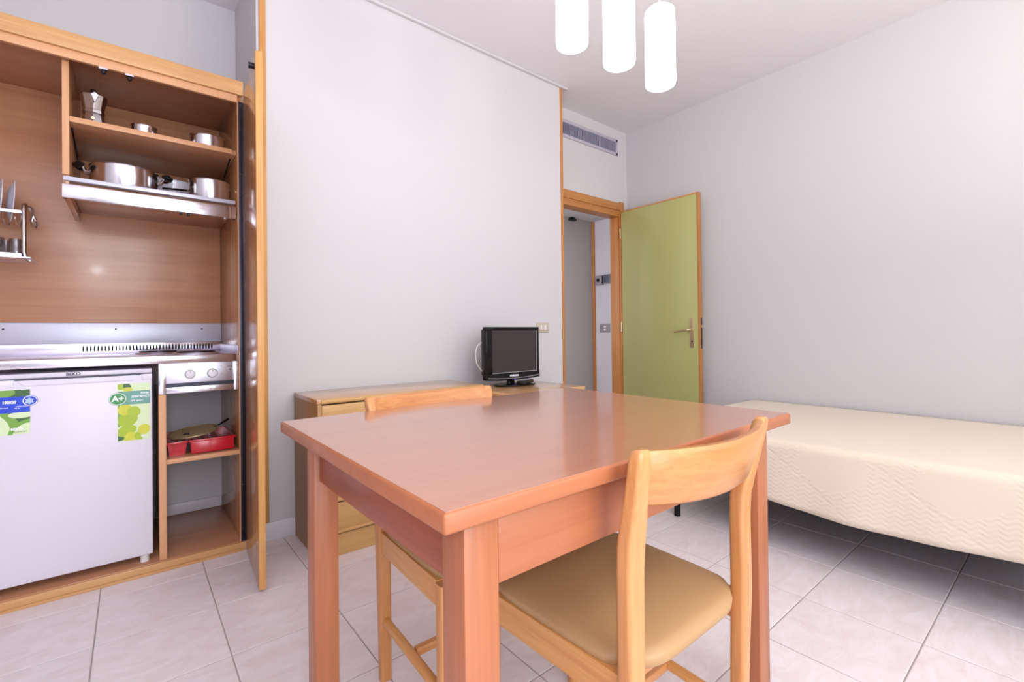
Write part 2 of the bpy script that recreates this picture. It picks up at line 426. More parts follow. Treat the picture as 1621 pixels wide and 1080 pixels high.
for n_, (x0, x1, WZ0) in ((1, (1.25, 3.15, 0.75)), (2, (-0.42, 1.12, 0.02))):
    w = thing('window_%d' % n_, ('wide white window' if n_ == 1 else 'tall white balcony window')+' behind the camera letting in daylight', 'window', ((x0+x1)/2, -1.55, WZ0), kind='structure')
    m_ = MB(); t_ = 0.05
    m_.box(x0, x1, -1.58, -1.52, WZ0, WZ0+t_).box(x0, x1, -1.58, -1.52, WZ1-t_, WZ1)
    m_.box(x0, x0+t_, -1.58, -1.52, WZ0, WZ1).box(x1-t_, x1, -1.58, -1.52, WZ0, WZ1)
    xm = (x0+x1)/2; m_.box(xm-0.03, xm+0.03, -1.58, -1.52, WZ0, WZ1)
    m_.build('frame', WHITEP, w)
    for p0, p1 in ((x0+t_, xm-0.03), (xm+0.03, x1-t_)):
        box('pane', GLASSW, w, p0, p1, -1.552, -1.548, WZ0+t_, WZ1-t_, 0)

# cornice, baseboards, trims
struct(box('trim_1', WALL, None, 0.516, 2.63, YW-0.022, YW, ZC-0.016, ZC, 0.003), 'thin white cornice strip at the top of the long left wall', 'trim')
struct(box('trim_2', TRIM_Z, None, 2.56, 2.586, YW-0.006, YB-0.022, 0, ZC-0.016, 0.003), 'tall orange wooden strip on the outer wall corner beside the doorway', 'trim')
struct(box('trim_3', OAK_Z, None, 0.486, 0.515, YW-0.014, YW, 0.090, ZC, 0.003), 'tall honey wooden strip edging the kitchen niche', 'trim')
struct(box('baseboard_left', BASEB, None, 0.476, 2.555, YW-0.010, YW, 0.0, 0.088, 0.002), 'pale ceramic baseboard along the long left wall', 'baseboard')
struct(box('baseboard_niche', BASEB, None, 0.113, 0.389, YN-0.012, YN, 0.0425, 0.10, 0.002), 'white baseboard at the back of the kitchen cubby', 'baseboard')
struct(box('baseboard_right', BASEB, None, XR-0.010, XR, -1.49, YB, 0.0, 0.088, 0.002), 'pale ceramic baseboard along the bed wall', 'baseboard')

# hallway beyond the door
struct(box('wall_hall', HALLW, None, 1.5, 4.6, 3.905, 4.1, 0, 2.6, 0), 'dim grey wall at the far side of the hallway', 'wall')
struct(box('wall_hall_right', WALL, None, 4.5, 4.6, 2.86, 3.905, 0, 2.6, 0), 'white hallway end wall with the grey boxes', 'wall')
struct(box('wall_hall_left', WALL, None, 1.4, 1.5, 3.2, 3.905, 0, 2.6, 0), 'white hallway wall out of view behind the niche', 'wall')
struct(box('trim_4', TRIM_Z, None, 4.478, 4.5, 3.868, 3.905, 0, 2.385, 0.003), 'dark wooden corner strip in the hallway', 'trim')
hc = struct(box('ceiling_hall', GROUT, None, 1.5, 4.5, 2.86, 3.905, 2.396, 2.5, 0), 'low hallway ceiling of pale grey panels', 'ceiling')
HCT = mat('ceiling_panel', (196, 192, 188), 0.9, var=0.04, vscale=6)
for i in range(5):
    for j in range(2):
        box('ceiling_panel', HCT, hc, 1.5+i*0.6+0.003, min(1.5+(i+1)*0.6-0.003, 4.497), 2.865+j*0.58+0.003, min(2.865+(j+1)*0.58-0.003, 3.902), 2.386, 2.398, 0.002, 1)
hk = thing('ceiling_hook', 'small black fitting under the hallway ceiling panels', 'fitting', (4.18, 3.87, 2.365))
mb = MB().box(4.06, 4.155, 3.85, 3.904, 2.345, 2.365, 0.005).box(4.085, 4.13, 3.86, 3.902, 2.362, 2.386)
mb.build('bracket', BLACK, hk)

# doorway: casing and open leaf
dc = thing('door_1', 'wooden casing of the open doorway beside the wall corner', 'door frame', (3.1, YB, 0), kind='structure')
box('head_casing', TRIM_X, dc, 2.586, 3.552, YB-0.020, YB, 2.138, 2.208, 0.004)
box('head_stop', TRIM_X, dc, 2.66, 3.552, YB-0.012, YB+0.10, 2.082, 2.138, 0.003)
box('side_casing', TRIM_Z, dc, 3.552, 3.612, YB-0.020, YB, 0, 2.222, 0.004)
box('side_casing', TRIM_Z, dc, 2.60, 2.66, YB-0.020, YB, 0, 2.138, 0.004)
box('jamb', TRIM_Z, dc, 3.546, 3.578, YB, YB+0.10, 0, 2.10, 0.003)
box('jamb', TRIM_Z, dc, 2.66, 2.69, YB, YB+0.10, 0, 2.10, 0.003)
dl = thing('door_2', 'open green laminate door with wooden edges', 'door', (3.57, 2.74, 0), kind='structure')
LX0, LX1, LY0, LY1, LZ0, LZ1 = 3.552, 3.592, 1.965, 2.735, 0.012, 2.130
box('leaf_core', GREEN, dl, LX0, LX1, LY0+0.016, LY1-0.006, LZ0+0.006, LZ1-0.014, 0.001)
box('edge_lipping', TRIM_Z, dl, LX0-0.0006, LX1+0.0006, LY0, LY0+0.016, LZ0, LZ1, 0.002)
box('edge_lipping', TRIM_Z, dl, LX0-0.0006, LX1+0.0006, LY1-0.006, LY1, LZ0, LZ1, 0.001)
lip = MB().box(LX0-0.0006, LX1+0.0006, LY0+0.016, LY1-0.006, LZ1-0.014, LZ1, 0.002).build('edge_lipping', OAK_Y, dl)
lp = box('lock_plate', DARKM, dl, LX0+0.012, LX1-0.008, LY0-0.001, LY0+0.002, 0.86, 1.105, 0.0005)
box('latch_bolt', BRASS, lp, LX0+0.014, LX1-0.012, LY0-0.008, LY0-0.001, 1.03, 1.05, 0.001)
hp = box('handle_plate', BRASS, dl, LX0-0.006, LX0-0.0002, 2.015, 2.052, 0.865, 1.105, 0.004)
MB().tube([(LX0-0.004, 2.030, 1.012), (LX0-0.045, 2.032, 1.012), (LX0-0.055, 2.045, 1.012), (LX0-0.056, 2.10, 1.006), (LX0-0.050, 2.165, 0.992)], [0.010, 0.009, 0.010, 0.009, 0.007], 12).build('lever', BRASS, hp)
MB().lathe([(0.007, 0), (0.007, 0.002)], (LX0-0.0082, 2.032, 0.918), 16, 'X').build('keyhole', DARK, hp)
for z in (0.35, 1.05, 1.92):
    MB().lathe([(0.007, -0.045), (0.007, 0.045)], (3.546, 2.742, z), 10).build('hinge', BRASS, dl)

# air vent over the door
vt = thing('air_vent', 'wide grey louvred air vent above the doorway', 'vent', (3.1, YB, 2.65))
vx0, vx1, vz0, vz1 = 2.60, 3.535, 2.650, 2.800
mb = MB()
mb.box(vx0, vx1, YB-0.014, YB, vz0, vz0+0.026, 0.003).box(vx0, vx1, YB-0.014, YB, vz1-0.026, vz1, 0.003)
mb.box(vx0, vx0+0.026, YB-0.014, YB, vz0, vz1, 0.003).box(vx1-0.026, vx1, YB-0.014, YB, vz0, vz1, 0.003)
mb.build('frame', VENT, vt)
box('backing', DARKM, vt, vx0+0.02, vx1-0.02, YB-0.003, YB-0.0005, vz0+0.02, vz1-0.02, 0)
mb = MB(); n = 46
for k in range(n):
    x = vx0+0.032+(vx1-vx0-0.064)*k/(n-1)
    mb.box(x-0.0045, x+0.0045, YB-0.012, YB-0.004, vz0+0.026, vz1-0.026)
tag(mb.build('louvres', VENTL, vt, smooth=False), kind='stuff')

# wall plates
def wall_plate(name, label, x0, x1, z0, z1, nrock):
    s_ = thing(name, label, 'switch', ((x0+x1)/2, YW, z0))
    box('plate', BEIGE, s_, x0, x1, YW-0.010, YW, z0, z1, 0.004)
    for k in range(nrock):
        xx = x0+(x1-x0)*(k+1)/(nrock+1)
        box('rocker', WHITEP, s_, xx-0.009, xx+0.009, YW-0.014, YW-0.009, z0+0.018, z1-0.018, 0.002)
wall_plate('wall_switch', 'beige switch plate on the white wall right of the television', 2.292, 2.410, 1.004, 1.077, 2)
hs_ = thing('hall_switch', 'grey switch plate on the white hallway wall beside the door jamb', 'switch', (4.5, 3.73, 1.0))
box('plate', GREYP, hs_, 4.49, 4.5, 3.645, 3.80, 0.998, 1.105, 0.003)
for z in (1.033, 1.068): box('rocker', WHITEP, hs_, 4.484, 4.491, 3.70, 3.735, z-0.010, z+0.010, 0.002)
dv = thing('key_switch_box', 'grey wall box with a black round button in the hallway', 'control box', (4.5, 3.78, 1.58))
box('housing', GREYP, dv, 4.46, 4.5, 3.735, 3.842, 1.583, 1.70, 0.004)
MB().lathe([(0.022, -0.006), (0.022, 0.004)], (4.458, 3.79, 1.643), 20, 'X').build('button', BLACK, dv)
box('coupling', BLACK, dv, 4.462, 4.5, 3.708, 3.735, 1.60, 1.688, 0.001)
dv2 = thing('intercom_box', 'bluish grey box half hidden by the door jamb in the hallway', 'control box', (4.5, 3.66, 1.59))
box('housing', GREYD, dv2, 4.45, 4.5, 3.60, 3.707, 1.596, 1.70, 0.004)
box('front_cover', VENTD, dv2, 4.444, 4.451, 3.61, 3.697, 1.606, 1.69, 0.002)

# ------------------------------------------------------------------ kitchen niche
kc = thing('kitchen_cupboard', 'honey oak cupboard surround of the open kitchenette with folded door', 'cupboard', (-0.23, 2.5, 0))
hd = box('header_board', OAK_X, kc, -0.89, 0.4115, 2.500, 2.522, 2.138, 2.203, 0.002)
box('header_strip', PEACH_X, kc, -0.89, 0.389, 2.512, 2.530, 2.104, 2.138, 0.002)
box('top_panel', BACK_X, kc, -0.871, 0.3912, 2.523, YN-0.002, 2.170, 2.188, 0.001)
box('back_panel', BACK_X, kc, -0.89, 0.391, YN-0.020, YN-0.001, 1.0755, 2.170, 0.001)
box('side_panel', BACK_Z, kc, 0.3915, 0.4105, 2.5315, YN-0.001, 0.0425, 2.188, 0.001)
box('side_edge', PEACH_Z, kc, 0.3865, 0.4105, 2.5005, 2.5125, 0.0425, 2.103, 0.001)
box('side_edge', PEACH_Z, kc, 0.3915, 0.4105, 2.5127, 2.5312, 0.0425, 2.103, 0.001)
box('side_panel', BACK_Z, kc, -0.89, -0.872, 2.505, YN-0.021, 0.0425, 2.137, 0.001)
box('plinth', OAK_X, kc, -0.89, 0.411, 2.500, 2.512, 0.001, 0.040, 0.002)
box('plinth_lip', OAK_X, kc, -0.89, 0.399, 2.494, 2.500, 0.0, 0.011, 0.001)
box('base_board', BACK_X, kc, -0.89, 0.411, 2.512, YN-0.001, 0.022, 0.042, 0.001)
# door folded open at the right of the niche
def swung(mb):
    Rz = Matrix.Translation((0.4040, 2.450, 0)) @ Matrix.Rotation(math.radians(-3.55), 4, 'Z') @ Matrix.Translation((-0.4040, -2.450, 0))
    for v in mb.bm.verts: v.co = Rz @ v.co
    return mb
kd = swung(MB().box(0.4040, 0.4275, 2.052, 2.450, 0.012, 2.121, 0.001)).build('cupboard_door', BACK_Z, kc)
swung(MB().box(0.4035, 0.4280, 2.036, 2.0525, 0.012, 2.1215, 0.002)).build('door_edge', OAK_Z, kd)
swung(MB().lathe([(0.012, -0.02), (0.011, 0.0)], (0.4035, 2.075, 2.075), 14, 'X')).build('door_catch', DARKM, kd)
hg = box('hinge_strip', DARKM, kc, 0.3900, 0.4125, 2.4975, 2.5003, 0.045, 2.103, 0.0005)
for k in range(20):
    MB().lathe([(0.0022, -0.002), (0.0022, 0.0)], (0.3985, 2.4975, 0.10+k*0.104), 8, 'Y').build('hinge_screw', CHROME, hg)
for x, z in ((-0.0865, 2.104), (-0.004, 2.104)):
    ct = MB().box(x-0.014, x+0.014, 2.5125, 2.529, z-0.008, z).build('door_catch', CHROME, kc)
    MB().lathe([(0.004, -0.026), (0.008, -0.022), (0.009, -0.016), (0.006, -0.008)], (x, 2.521, z), 14).build('roller', DARKM, ct)

# wall cabinet with shelves
wc = thing('wall_cabinet', 'open upper cabinet with two shelves of pots in the kitchen niche', 'cabinet', (0.08, 2.8, 1.57))
CY = 2.558
sp = box('side_panel', BACK_Y, wc, -0.213, -0.193, CY+0.010, YN-0.021, 1.572, 2.169, 0.001)
box('edge_band', PEACH_Z, sp, -0.2135, -0.1925, CY, CY+0.011, 1.655, 2.169, 0.001)
def shelf(nm, z0, z1):
    s_ = box(nm, BACK_X, wc, -0.192, 0.3905, CY+0.012, YN-0.021, z0, z1, 0.001)
    box('edge_band', PEACH_X, s_, -0.192, 0.373, CY+0.002, CY+0.013, z0, z1, 0.001)
    return s_
shelf('shelf', 1.871, 1.893)
box('bottom_panel', BACK_X, wc, -0.192, 0.3905, CY+0.03, YN-0.021, 1.612, 1.630, 0.001)
for x in (-0.188, 0.372):
    MB().tube([(x, 2.617, 1.862), (x, 2.934, 1.800)], 0.0035, 8).build('shelf_stay', DARKM, wc)

# cooker hood
ch = thing('cooker_hood', 'slim slide-out steel cooker hood under the pot shelf', 'cooker hood', (0.09, 2.56, 1.56))
box('fascia', STEEL_S, ch, -0.2145, 0.3875, 2.553, 2.566, 1.5615, 1.6165, 0.002)
box('top_lip', SPLASH, ch, -0.2105, 0.384, 2.551, CY-0.0005+0.028, 1.6305, 1.647, 0.001)
box('underside', STEEL, ch, -0.19, 0.385, 2.567, 2.70, 1.588, 1.598, 0.001)
box('end_bracket', BLACK, ch, -0.2145, -0.2015, 2.567, 2.585, 1.5615, 1.611)
box('end_bracket', BLACK, ch, 0.376, 0.3875, 2.567, 2.585, 1.5615, 1.611)
for x in (0.172, 0.200): MB().lathe([(0.005, 0), (0.005, 0.012)], (x, 2.562, 1.549), 12).build('hood_switch', BLACK, ch)
MB().lathe([(0.004, 0), (0.0042, 0.006)], (0.342, 2.562, 1.555), 10).build('hood_lamp', WHITEP, ch)

# splashback
sb = thing('splashback', 'pale steel splashback sheet above the worktop', 'splashback', (-0.2, YN-0.02, 0.975))
box('sheet', SPLASH, sb, -0.87, 0.391, YN-0.018, YN-0.0015, 0.9745, 1.0745, 0.001)
for x in (-0.455, -0.065, 0.30): MB().lathe([(0.004, -0.003), (0.004, 0)], (x, YN-0.018, 1.045), 10, 'Y').build('screw', DARKM, sb)

# worktop with upstand, slots and hot plates
wt = thing('worktop', 'stainless steel worktop over the small fridge', 'worktop', (-0.2, 2.8, 0.9))
box('top_sheet', STEEL, wt, -0.87, 0.3895, 2.521, YN-0.0185, 0.905, 0.919, 0.001)
box('front_band', STEEL_S, wt, -0.87, 0.3900, 2.514, 2.523, 0.886, 0.920, 0.003)
up = box('upstand', STEEL_S, wt, -0.87, 0.3895, YN-0.03, YN-0.0185, 0.919, 0.9738, 0.001)
mb = MB()
for k in range(40):
    x = -0.186+0.531*k/39
    mb.prism(ellipse(x, 0.949, 0.0037, 0.0155, 12), YN-0.0312, YN-0.0298)
tag(mb.build('vent_slots', DARK, up), kind='stuff')
box('end_splash', STEEL, wt, 0.3855, 0.3900, 2.535, YN-0.031, 0.919, 0.960, 0.001)
for x, y in ((0.235, 2.66), (0.10, 2.90)):
    hp_ = MB().lathe([(0.090, 0), (0.092, 0.004), (0.088, 0.009)], (x, y, 0.919), 40).build('hot_plate', STEEL, wt)
    MB().lathe([(0.076, 0), (0.076, 0.006), (0.070, 0.008), (0.02, 0.0075), (0, 0.006)], (x, y, 0.928), 40).build('plate_disc', DARKM, hp_)

# hob control unit and open cubby under it
cu_ = thing('hob_control_panel', 'steel control panel with two round knobs under the worktop', 'control panel', (0.24, 2.53, 0.75))
box('post', STEEL_S, cu_, 0.086, 0.112, 2.517, 2.535, 0.752, 0.8855, 0.002)
box('post', STEEL_S, cu_, 0.368, 0.3898, 2.517, 2.535, 0.752, 0.8855, 0.002)
pn = box('panel', STEEL, cu_, 0.112, 0.368, 2.524, 2.534, 0.797, 0.8855, 0.001)
box('gap', DARKM, cu_, 0.112, 0.368, 2.5275, 2.534, 0.781, 0.797, 0)
box('lower_rail', STEEL_S, cu_, 0.112, 0.368, 2.519, 2.534, 0.753, 0.781, 0.003)
for x in (0.199, 0.283):
    kb = MB().lathe([(0.0205, -0.004), (0.0205, 0.0)], (x, 2.5235, 0.835), 28, 'Y').build('knob_ring', BLACK, cu_)
    kk = MB().lathe([(0.014, -0.020), (0.017, -0.018), (0.0185, -0.003)], (x, 2.523, 0.835), 28, 'Y').build('knob', WHITEP, cu_)
    box('pointer', INK, kk, x-0.0008, x+0.0008, 2.5022, 2.5032, 0.842, 0.849, 0)
text('printed_mark', '0', 0.010, (0.283, 2.5236, 0.861), INK, pn)
text('printed_mark', '6', 0.008, (0.318, 2.5236, 0.865), INK, pn)
text('printed_mark', '3', 0.008, (0.320, 2.5236, 0.829), INK, pn)
text('printed_mark', '1', 0.008, (0.310, 2.5236, 0.851), INK, pn)
text('printed_mark', 'MAX', 0.009, (0.353, 2.5236, 0.862), INK, pn)
MB().lathe([(0.003, -0.001), (0.003, 0.0)], (0.353, 2.5238, 0.848), 12, 'Y').build('indicator', INK, pn)

bu = thing('base_shelf_unit', 'narrow open base cubby with one shelf beside the fridge', 'shelf unit', (0.24, 2.55, 0.0425))
dvp = box('side_panel', BACK_Y, bu, 0.087, 0.109, 2.5365, YN-0.002, 0.0425, 0.7515, 0.001)
box('edge_band', PEACH_Z, dvp, 0.0865, 0.1125, 2.520, 2.5365, 0.0425, 0.7510, 0.001)
sh_ = box('shelf', BACK_X, bu, 0.1095, 0.3912, 2.540, 2.90, 0.446, 0.467, 0.001)
box('edge_band', PEACH_X, sh_, 0.1130, 0.3900, 2.528, 2.541, 0.446, 0.467, 0.001)

# fridge
fr = thing('fridge', 'small white undercounter fridge with two green stickers', 'fridge', (-0.21, 2.8, 0.0425))
fx0, fx1, fy = -0.482, 0.0655, 2.530
box('body', WHITE, fr, fx0+0.004, fx1-0.004, 2.585, 3.06, 0.075, 0.848, 0.004)
box('top_board', WHITE, fr, fx0, fx1, fy+0.004, 3.06, 0.8495, 0.868, 0.004)
# door with a shallow grip recess at its top
mb = MB()
mb.box(fx0, fx1, fy, 2.583, 0.076, 0.822, 0.006, 3)
mb.box(fx0, -0.345, fy, 2.583, 0.818, 0.8455, 0.002).box(0.030, fx1, fy, 2.583, 0.818, 0.8455, 0.002)
mb.prism([(-0.345, 0.818), (-0.315, 0.818), (-0.345, 0.8455)], fy+0.0005, 2.583)
mb.prism([(0.030, 0.818), (0.030, 0.8455), (0.000, 0.818)], fy+0.0005, 2.583)
mb.box(-0.346, 0.031, fy+0.010, 2.583, 0.815, 0.842)
dr = mb.build('door', WHITE, fr)
box('grip_shadow_gap', VENTD, fr, fx0+0.004, fx1-0.004, fy+0.006, 2.58, 0.8450, 0.8497, 0)
text('brand_letters', 'BEKO', 0.0165, (-0.182, fy+0.0035, 0.8585), INK, fr, bold=0.0006)
for x in (fx0+0.04, fx1-0.028):
    MB().lathe([(0.016, 0), (0.016, 0.034)], (x, 2.56, 0.0425), 14).build('foot', WHITEP, fr)
    MB().lathe([(0.016, 0), (0.016, 0.034)], (x, 3.0, 0.0425), 14).build('foot', WHITEP, fr)
# stickers: flat printed sheets on the door
def sheet(nm, poly, layer, m, parent): return MB().prism(poly, fy-0.0002-0.00025*layer, fy-0.00025*(layer-1)-0.0002 if layer else fy+0.0001).build(nm, m, parent, smooth=False)
L0, L1, B0, B1 = -0.458, -0.302, 0.643, 0.809
rect = lambda x0, x1, z0, z1: [(x0, z0), (x1, z0), (x1, z1), (x0, z1)]
s1 = sheet('green_sticker', rect(L0, L1, B0, B1), 1, PDARKG, dr); s1['label'] = 'green cucumber sticker with a blue band'
for lay, (cx, cz, rx, rz, m_) in enumerate(((-0.41, 0.655, 0.085, 0.085, PLIME), (-0.42, 0.655, 0.066, 0.075, PPALE), (-0.425, 0.66, 0.034, 0.05, PLIME),
        (-0.30, 0.632, 0.062, 0.066, PLIME), (-0.303, 0.624, 0.048, 0.060, PPALE), (-0.325, 0.715, 0.035, 0.012, PPALE), (-0.40, 0.80, 0.06, 0.022, PLIME), (-0.44, 0.80, 0.03, 0.03, PPALE))):
    p = clip_poly(ellipse(cx, cz, rx, rz), L0, L1, B0, B1)
    if p: sheet('printed_slice', p, 2+lay*0.2, m_, s1)
sheet('blue_band', rect(L0, L1, 0.7245, 0.784), 4, PBLUE, s1)
text('sticker_number', '190320', 0.0148, (-0.3565, fy-0.0013, 0.7635), PWHITE, s1, bold=0.0007, sx=0.82)
text('sticker_print', 'energy efficient', 0.0075, (-0.382, fy-0.0013, 0.744), PWHITE, s1)
text('sticker_print', 'cooling', 0.0075, (-0.392, fy-0.0013, 0.7365), PWHITE, s1)
text('sticker_print', 'refrigerator', 0.0075, (-0.322, fy-0.0013, 0.7475), PWHITE, s1)
text('sticker_print', '90 lt', 0.0075, (-0.336, fy-0.0013, 0.740), PWHITE, s1)
text('sticker_word', 'BEKO', 0.0125, (-0.337, fy-0.0013, 0.6625), PWHITE, s1, bold=0.0005)
text('sticker_print', 'www.beko.com', 0.006, (-0.330, fy-0.0013, 0.6525), PDARKG, s1)
sheet('round_emblem', ellipse(-0.3015, 0.7665, 0.0215, 0.0205), 5, PBLUE, s1)
sheet('round_emblem', ellipse(-0.3015, 0.7665, 0.0200, 0.0190), 5.3, PWHITE, s1)
sheet('round_emblem', ellipse(-0.3015, 0.7665, 0.0175, 0.0165), 5.6, PBLUE, s1)
star = []
for k in range(12):
    r = 0.0145 if k % 2 == 0 else 0.0085
    star.append((-0.3035+r*math.sin(2*PI*k/12), 0.7655+r*math.cos(2*PI*k/12)))
sheet('snow_star', star, 6, PSKY, s1)
R0, R1, Q0, Q1 = -0.048, 0.0575, 0.570, 0.808
s2 = sheet('leaf_sticker', rect(R0, R1, Q0, Q1), 1, PPALE, dr); s2['label'] = 'leaf sticker with a round A+ badge'
for lay, (cx, cz, rx, rz, ro, m_) in enumerate(((-0.048, 0.59, 0.03, 0.018, 0, PDARKG), (-0.045, 0.69, 0.016, 0.06, 0, PLIME), (-0.02, 0.612, 0.034, 0.022, 0.35, PLEAF), (-0.004, 0.580, 0.024, 0.026, 0.5, PLEAF2),
        (0.018, 0.582, 0.012, 0.022, 0.3, PLEAF), (-0.016, 0.658, 0.034, 0.028, 0.55, PLEAF), (-0.026, 0.701, 0.022, 0.024, -0.5, PLEAF2), (0.004, 0.690, 0.022, 0.022, 0.9, PLEAF),
        (0.037, 0.612, 0.020, 0.022, -0.5, PLEAF2), (-0.038, 0.798, 0.014, 0.014, 0, PLEAF), (-0.018, 0.796, 0.012, 0.016, 0.4, PDARKG), (-0.016, 0.784, 0.016, 0.009, 0, PLEAF2))):
    p = clip_poly(ellipse(cx, cz, rx, rz, rot=ro), R0, R1, Q0, Q1)
    if p: sheet('printed_leaf', p, 2+lay*0.15, m_, s2)
sheet('teal_band', rect(R0, R1, 0.7205, 0.7765), 4, PTEAL, s2)
text('sticker_print', 'Energy', 0.0105, (0.055, fy-0.0013, 0.767), PWHITE, s2, align='RIGHT', bold=0.0003)
text('sticker_word', 'EFFICIENCY', 0.0115, (0.0565, fy-0.0013, 0.7525), PWHITE, s2, align='RIGHT', bold=0.0004)
text('sticker_print', '- 20% saving', 0.0095, (0.034, fy-0.0013, 0.736), PWHITE, s2, align='RIGHT', bold=0.0002)
text('sticker_word', 'BEKO', 0.0085, (0.037, fy-0.0013, 0.584), PWHITE, s2, bold=0.0003)
sheet('round_badge', ellipse(-0.048, 0.7465, 0.0290, 0.0265), 5, PGREEN, s2)
sheet('round_badge', ellipse(-0.048, 0.7465, 0.0275, 0.0250), 5.3, PWHITE, s2)
sheet('round_badge', ellipse(-0.048, 0.7465, 0.0250, 0.0225), 5.6, PGREEN, s2)
text('badge_letters', 'A+', 0.031, (-0.047, fy-0.0018, 0.7470), PWHITE, s2, bold=0.0012)

# ---- things on the shelves
SZ1, SZ0 = 1.8935, 1.6475
# moka pot (eight-sided)
mk = thing('moka_pot', 'eight-sided aluminium moka pot on the upper shelf', 'coffee maker', (-0.125, 2.68, SZ1))
mc = (-0.125, 2.68, SZ1)
ML = mk
def octa(nm, prof, m_):
    mb = MB().lathe(prof, mc, 8); o = mb.build(nm, m_, ML, smooth=False); return o
octa('boiler', [(0.042, 0), (0.043, 0.006), (0.034, 0.062), (0.033, 0.066)], ALU)
octa('collar', [(0.0335, 0.066), (0.036, 0.067), (0.036, 0.080), (0.034, 0.082)], ALU)
octa('jug', [(0.034, 0.082), (0.046, 0.142), (0.045, 0.144)], ALU)
octa('lid', [(0.0455, 0.1445), (0.044, 0.148), (0.012, 0.158), (0.008, 0.160)], ALU)
MB().lathe([(0.005, 0.158), (0.0095, 0.164), (0.0095, 0.172), (0.005, 0.176)], mc, 14).build('knob', BLACK, mk)
mb = MB().prism([(-0.012, 0), (0, 0.010), (0.012, 0), (0, -0.032)], 0, 0.012)
for v in mb.bm.verts: v.co += Vector((-0.118, 2.625, SZ1+0.135))
mb.build('spout', ALU, mk, smooth=False)
MB().tube([(-0.118, 2.720, SZ1+0.135), (-0.112, 2.748, SZ1+0.135), (-0.110, 2.758, SZ1+0.120), (-0.112, 2.754, SZ1+0.070)], [0.006, 0.008, 0.008, 0.006], 10).build('handle', BLACK, mk)
MB().lathe([(0.006, -0.004), (0.006, 0)], (-0.125, 2.6395, SZ1+0.038), 12, 'Y').build('valve', BRASS, mk)

def pot_shell(nm, c, r, h, parent, m_=None):
    t = 0.0018
    return MB().lathe([(r-0.012, 0), (r-0.004, 0.003), (r, 0.010), (r, h-0.004), (r+0.003, h), (r+0.001, h+0.001), (r-t, h-0.003), (r-t, 0.012), (r-0.014, 0.004), (0, 0.004)], c, 48).build(nm, m_ or STEEL_S, parent)
def long_handle(parent, c, r, h, ang, length, rise=0.02, thick=0.0055):
    d = Vector((math.cos(ang), math.sin(ang), 0)); p = Vector(c)
    pts = [p+d*(r-0.001)+Vector((0, 0, h*0.72)), p+d*(r+0.02)+Vector((0, 0, h*0.78)), p+d*(r+0.06)+Vector((0, 0, h*0.8+rise*0.3)), p+d*(r+length)+Vector((0, 0, h*0.8+rise))]
    MB().tube(pts[:2], 0.0035, 8).build('bracket', CHROME, parent)
    MB().tube(pts[1:], [thick*0.8, thick, thick*0.8], 10).build('handle', BLACK, parent)
c = (0.046, 2.70, SZ1); p_ = thing('small_saucepan', 'tiny steel milk pan in the middle of the upper shelf', 'saucepan', c)
pot_shell('bowl', c, 0.046, 0.066, p_); long_handle(p_, c, 0.046, 0.066, 0.9, 0.10)
c = (0.288, 2.69, SZ1); p_ = thing('saucepan', 'shallow steel saucepan at the right of the upper shelf', 'saucepan', c)
pot_shell('bowl', c, 0.072, 0.072, p_); long_handle(p_, c, 0.072, 0.060, PI-0.18, 0.115, rise=0.0)
c = (-0.022, 2.71, SZ0); p_ = thing('casserole', 'wide steel casserole with two black side handles on the lower shelf', 'pot', c)
pot_shell('bowl', c, 0.119, 0.098, p_)
for sg in (-1, 1):
    hx = c[0]+sg*0.116; ang = 0.25 if sg < 0 else -0.25
    br = MB().tube([(hx, 2.68, SZ0+0.062), (hx+sg*0.016, 2.68, SZ0+0.066), (hx+sg*0.022, 2.68, SZ0+0.078), (hx+sg*0.024, 2.68, SZ0+0.086)], 0.0035, 8)
    b_ = br.build('bracket', CHROME, p_); br = MB()
    br.tube([(hx, 2.72, SZ0+0.062), (hx+sg*0.016, 2.72, SZ0+0.066), (hx+sg*0.022, 2.72, SZ0+0.078), (hx+sg*0.024, 2.72, SZ0+0.086)], 0.0035, 8)
    b_ = br.build('bracket', CHROME, p_)
    pts = [(hx+sg*0.018, 2.655, SZ0+0.086), (hx+sg*0.034, 2.665, SZ0+0.089), (hx+sg*0.044, 2.70, SZ0+0.091), (hx+sg*0.034, 2.735, SZ0+0.089), (hx+sg*0.018, 2.745, SZ0+0.086)]
    MB().tube(pts, [0.008, 0.012, 0.014, 0.012, 0.008], 12).build('handle', BLACK, p_)
c = (0.294, 2.675, SZ0); p_ = thing('saucepan', 'tall steel saucepan at the right end of the lower shelf', 'saucepan', c)
pot_shell('bowl', c, 0.083, 0.098, p_); long_handle(p_, c, 0.083, 0.078, PI-0.62, 0.135, rise=0.010)
MB().lathe([(0.004, -0.003), (0.004, 0)], (0.294+0.078, 2.675-0.032, SZ0+0.07), 10, 'Y').build('rivet', CHROME, p_)
c = (0.165, 2.915, SZ0); p_ = thing('colander', 'white enamel bowl behind the steel saucepan', 'bowl', c)
MB().lathe([(0.045, 0), (0.050, 0.004), (0.075, 0.07), (0.085, 0.128), (0.088, 0.130), (0.084, 0.125), (0.072, 0.068), (0.045, 0.007), (0, 0.006)], c, 40).build('bowl', CHINA, p_)
mb = MB()
for k in range(26):
    an = 2*PI*k/26
    mb.lathe([(0.0028, 0), (0.0028, 0.002)], (c[0]+0.0755*math.cos(an), c[1]+0.0755*math.sin(an), SZ0+0.075), 6)
mb.build('holes', DARKM, p_)

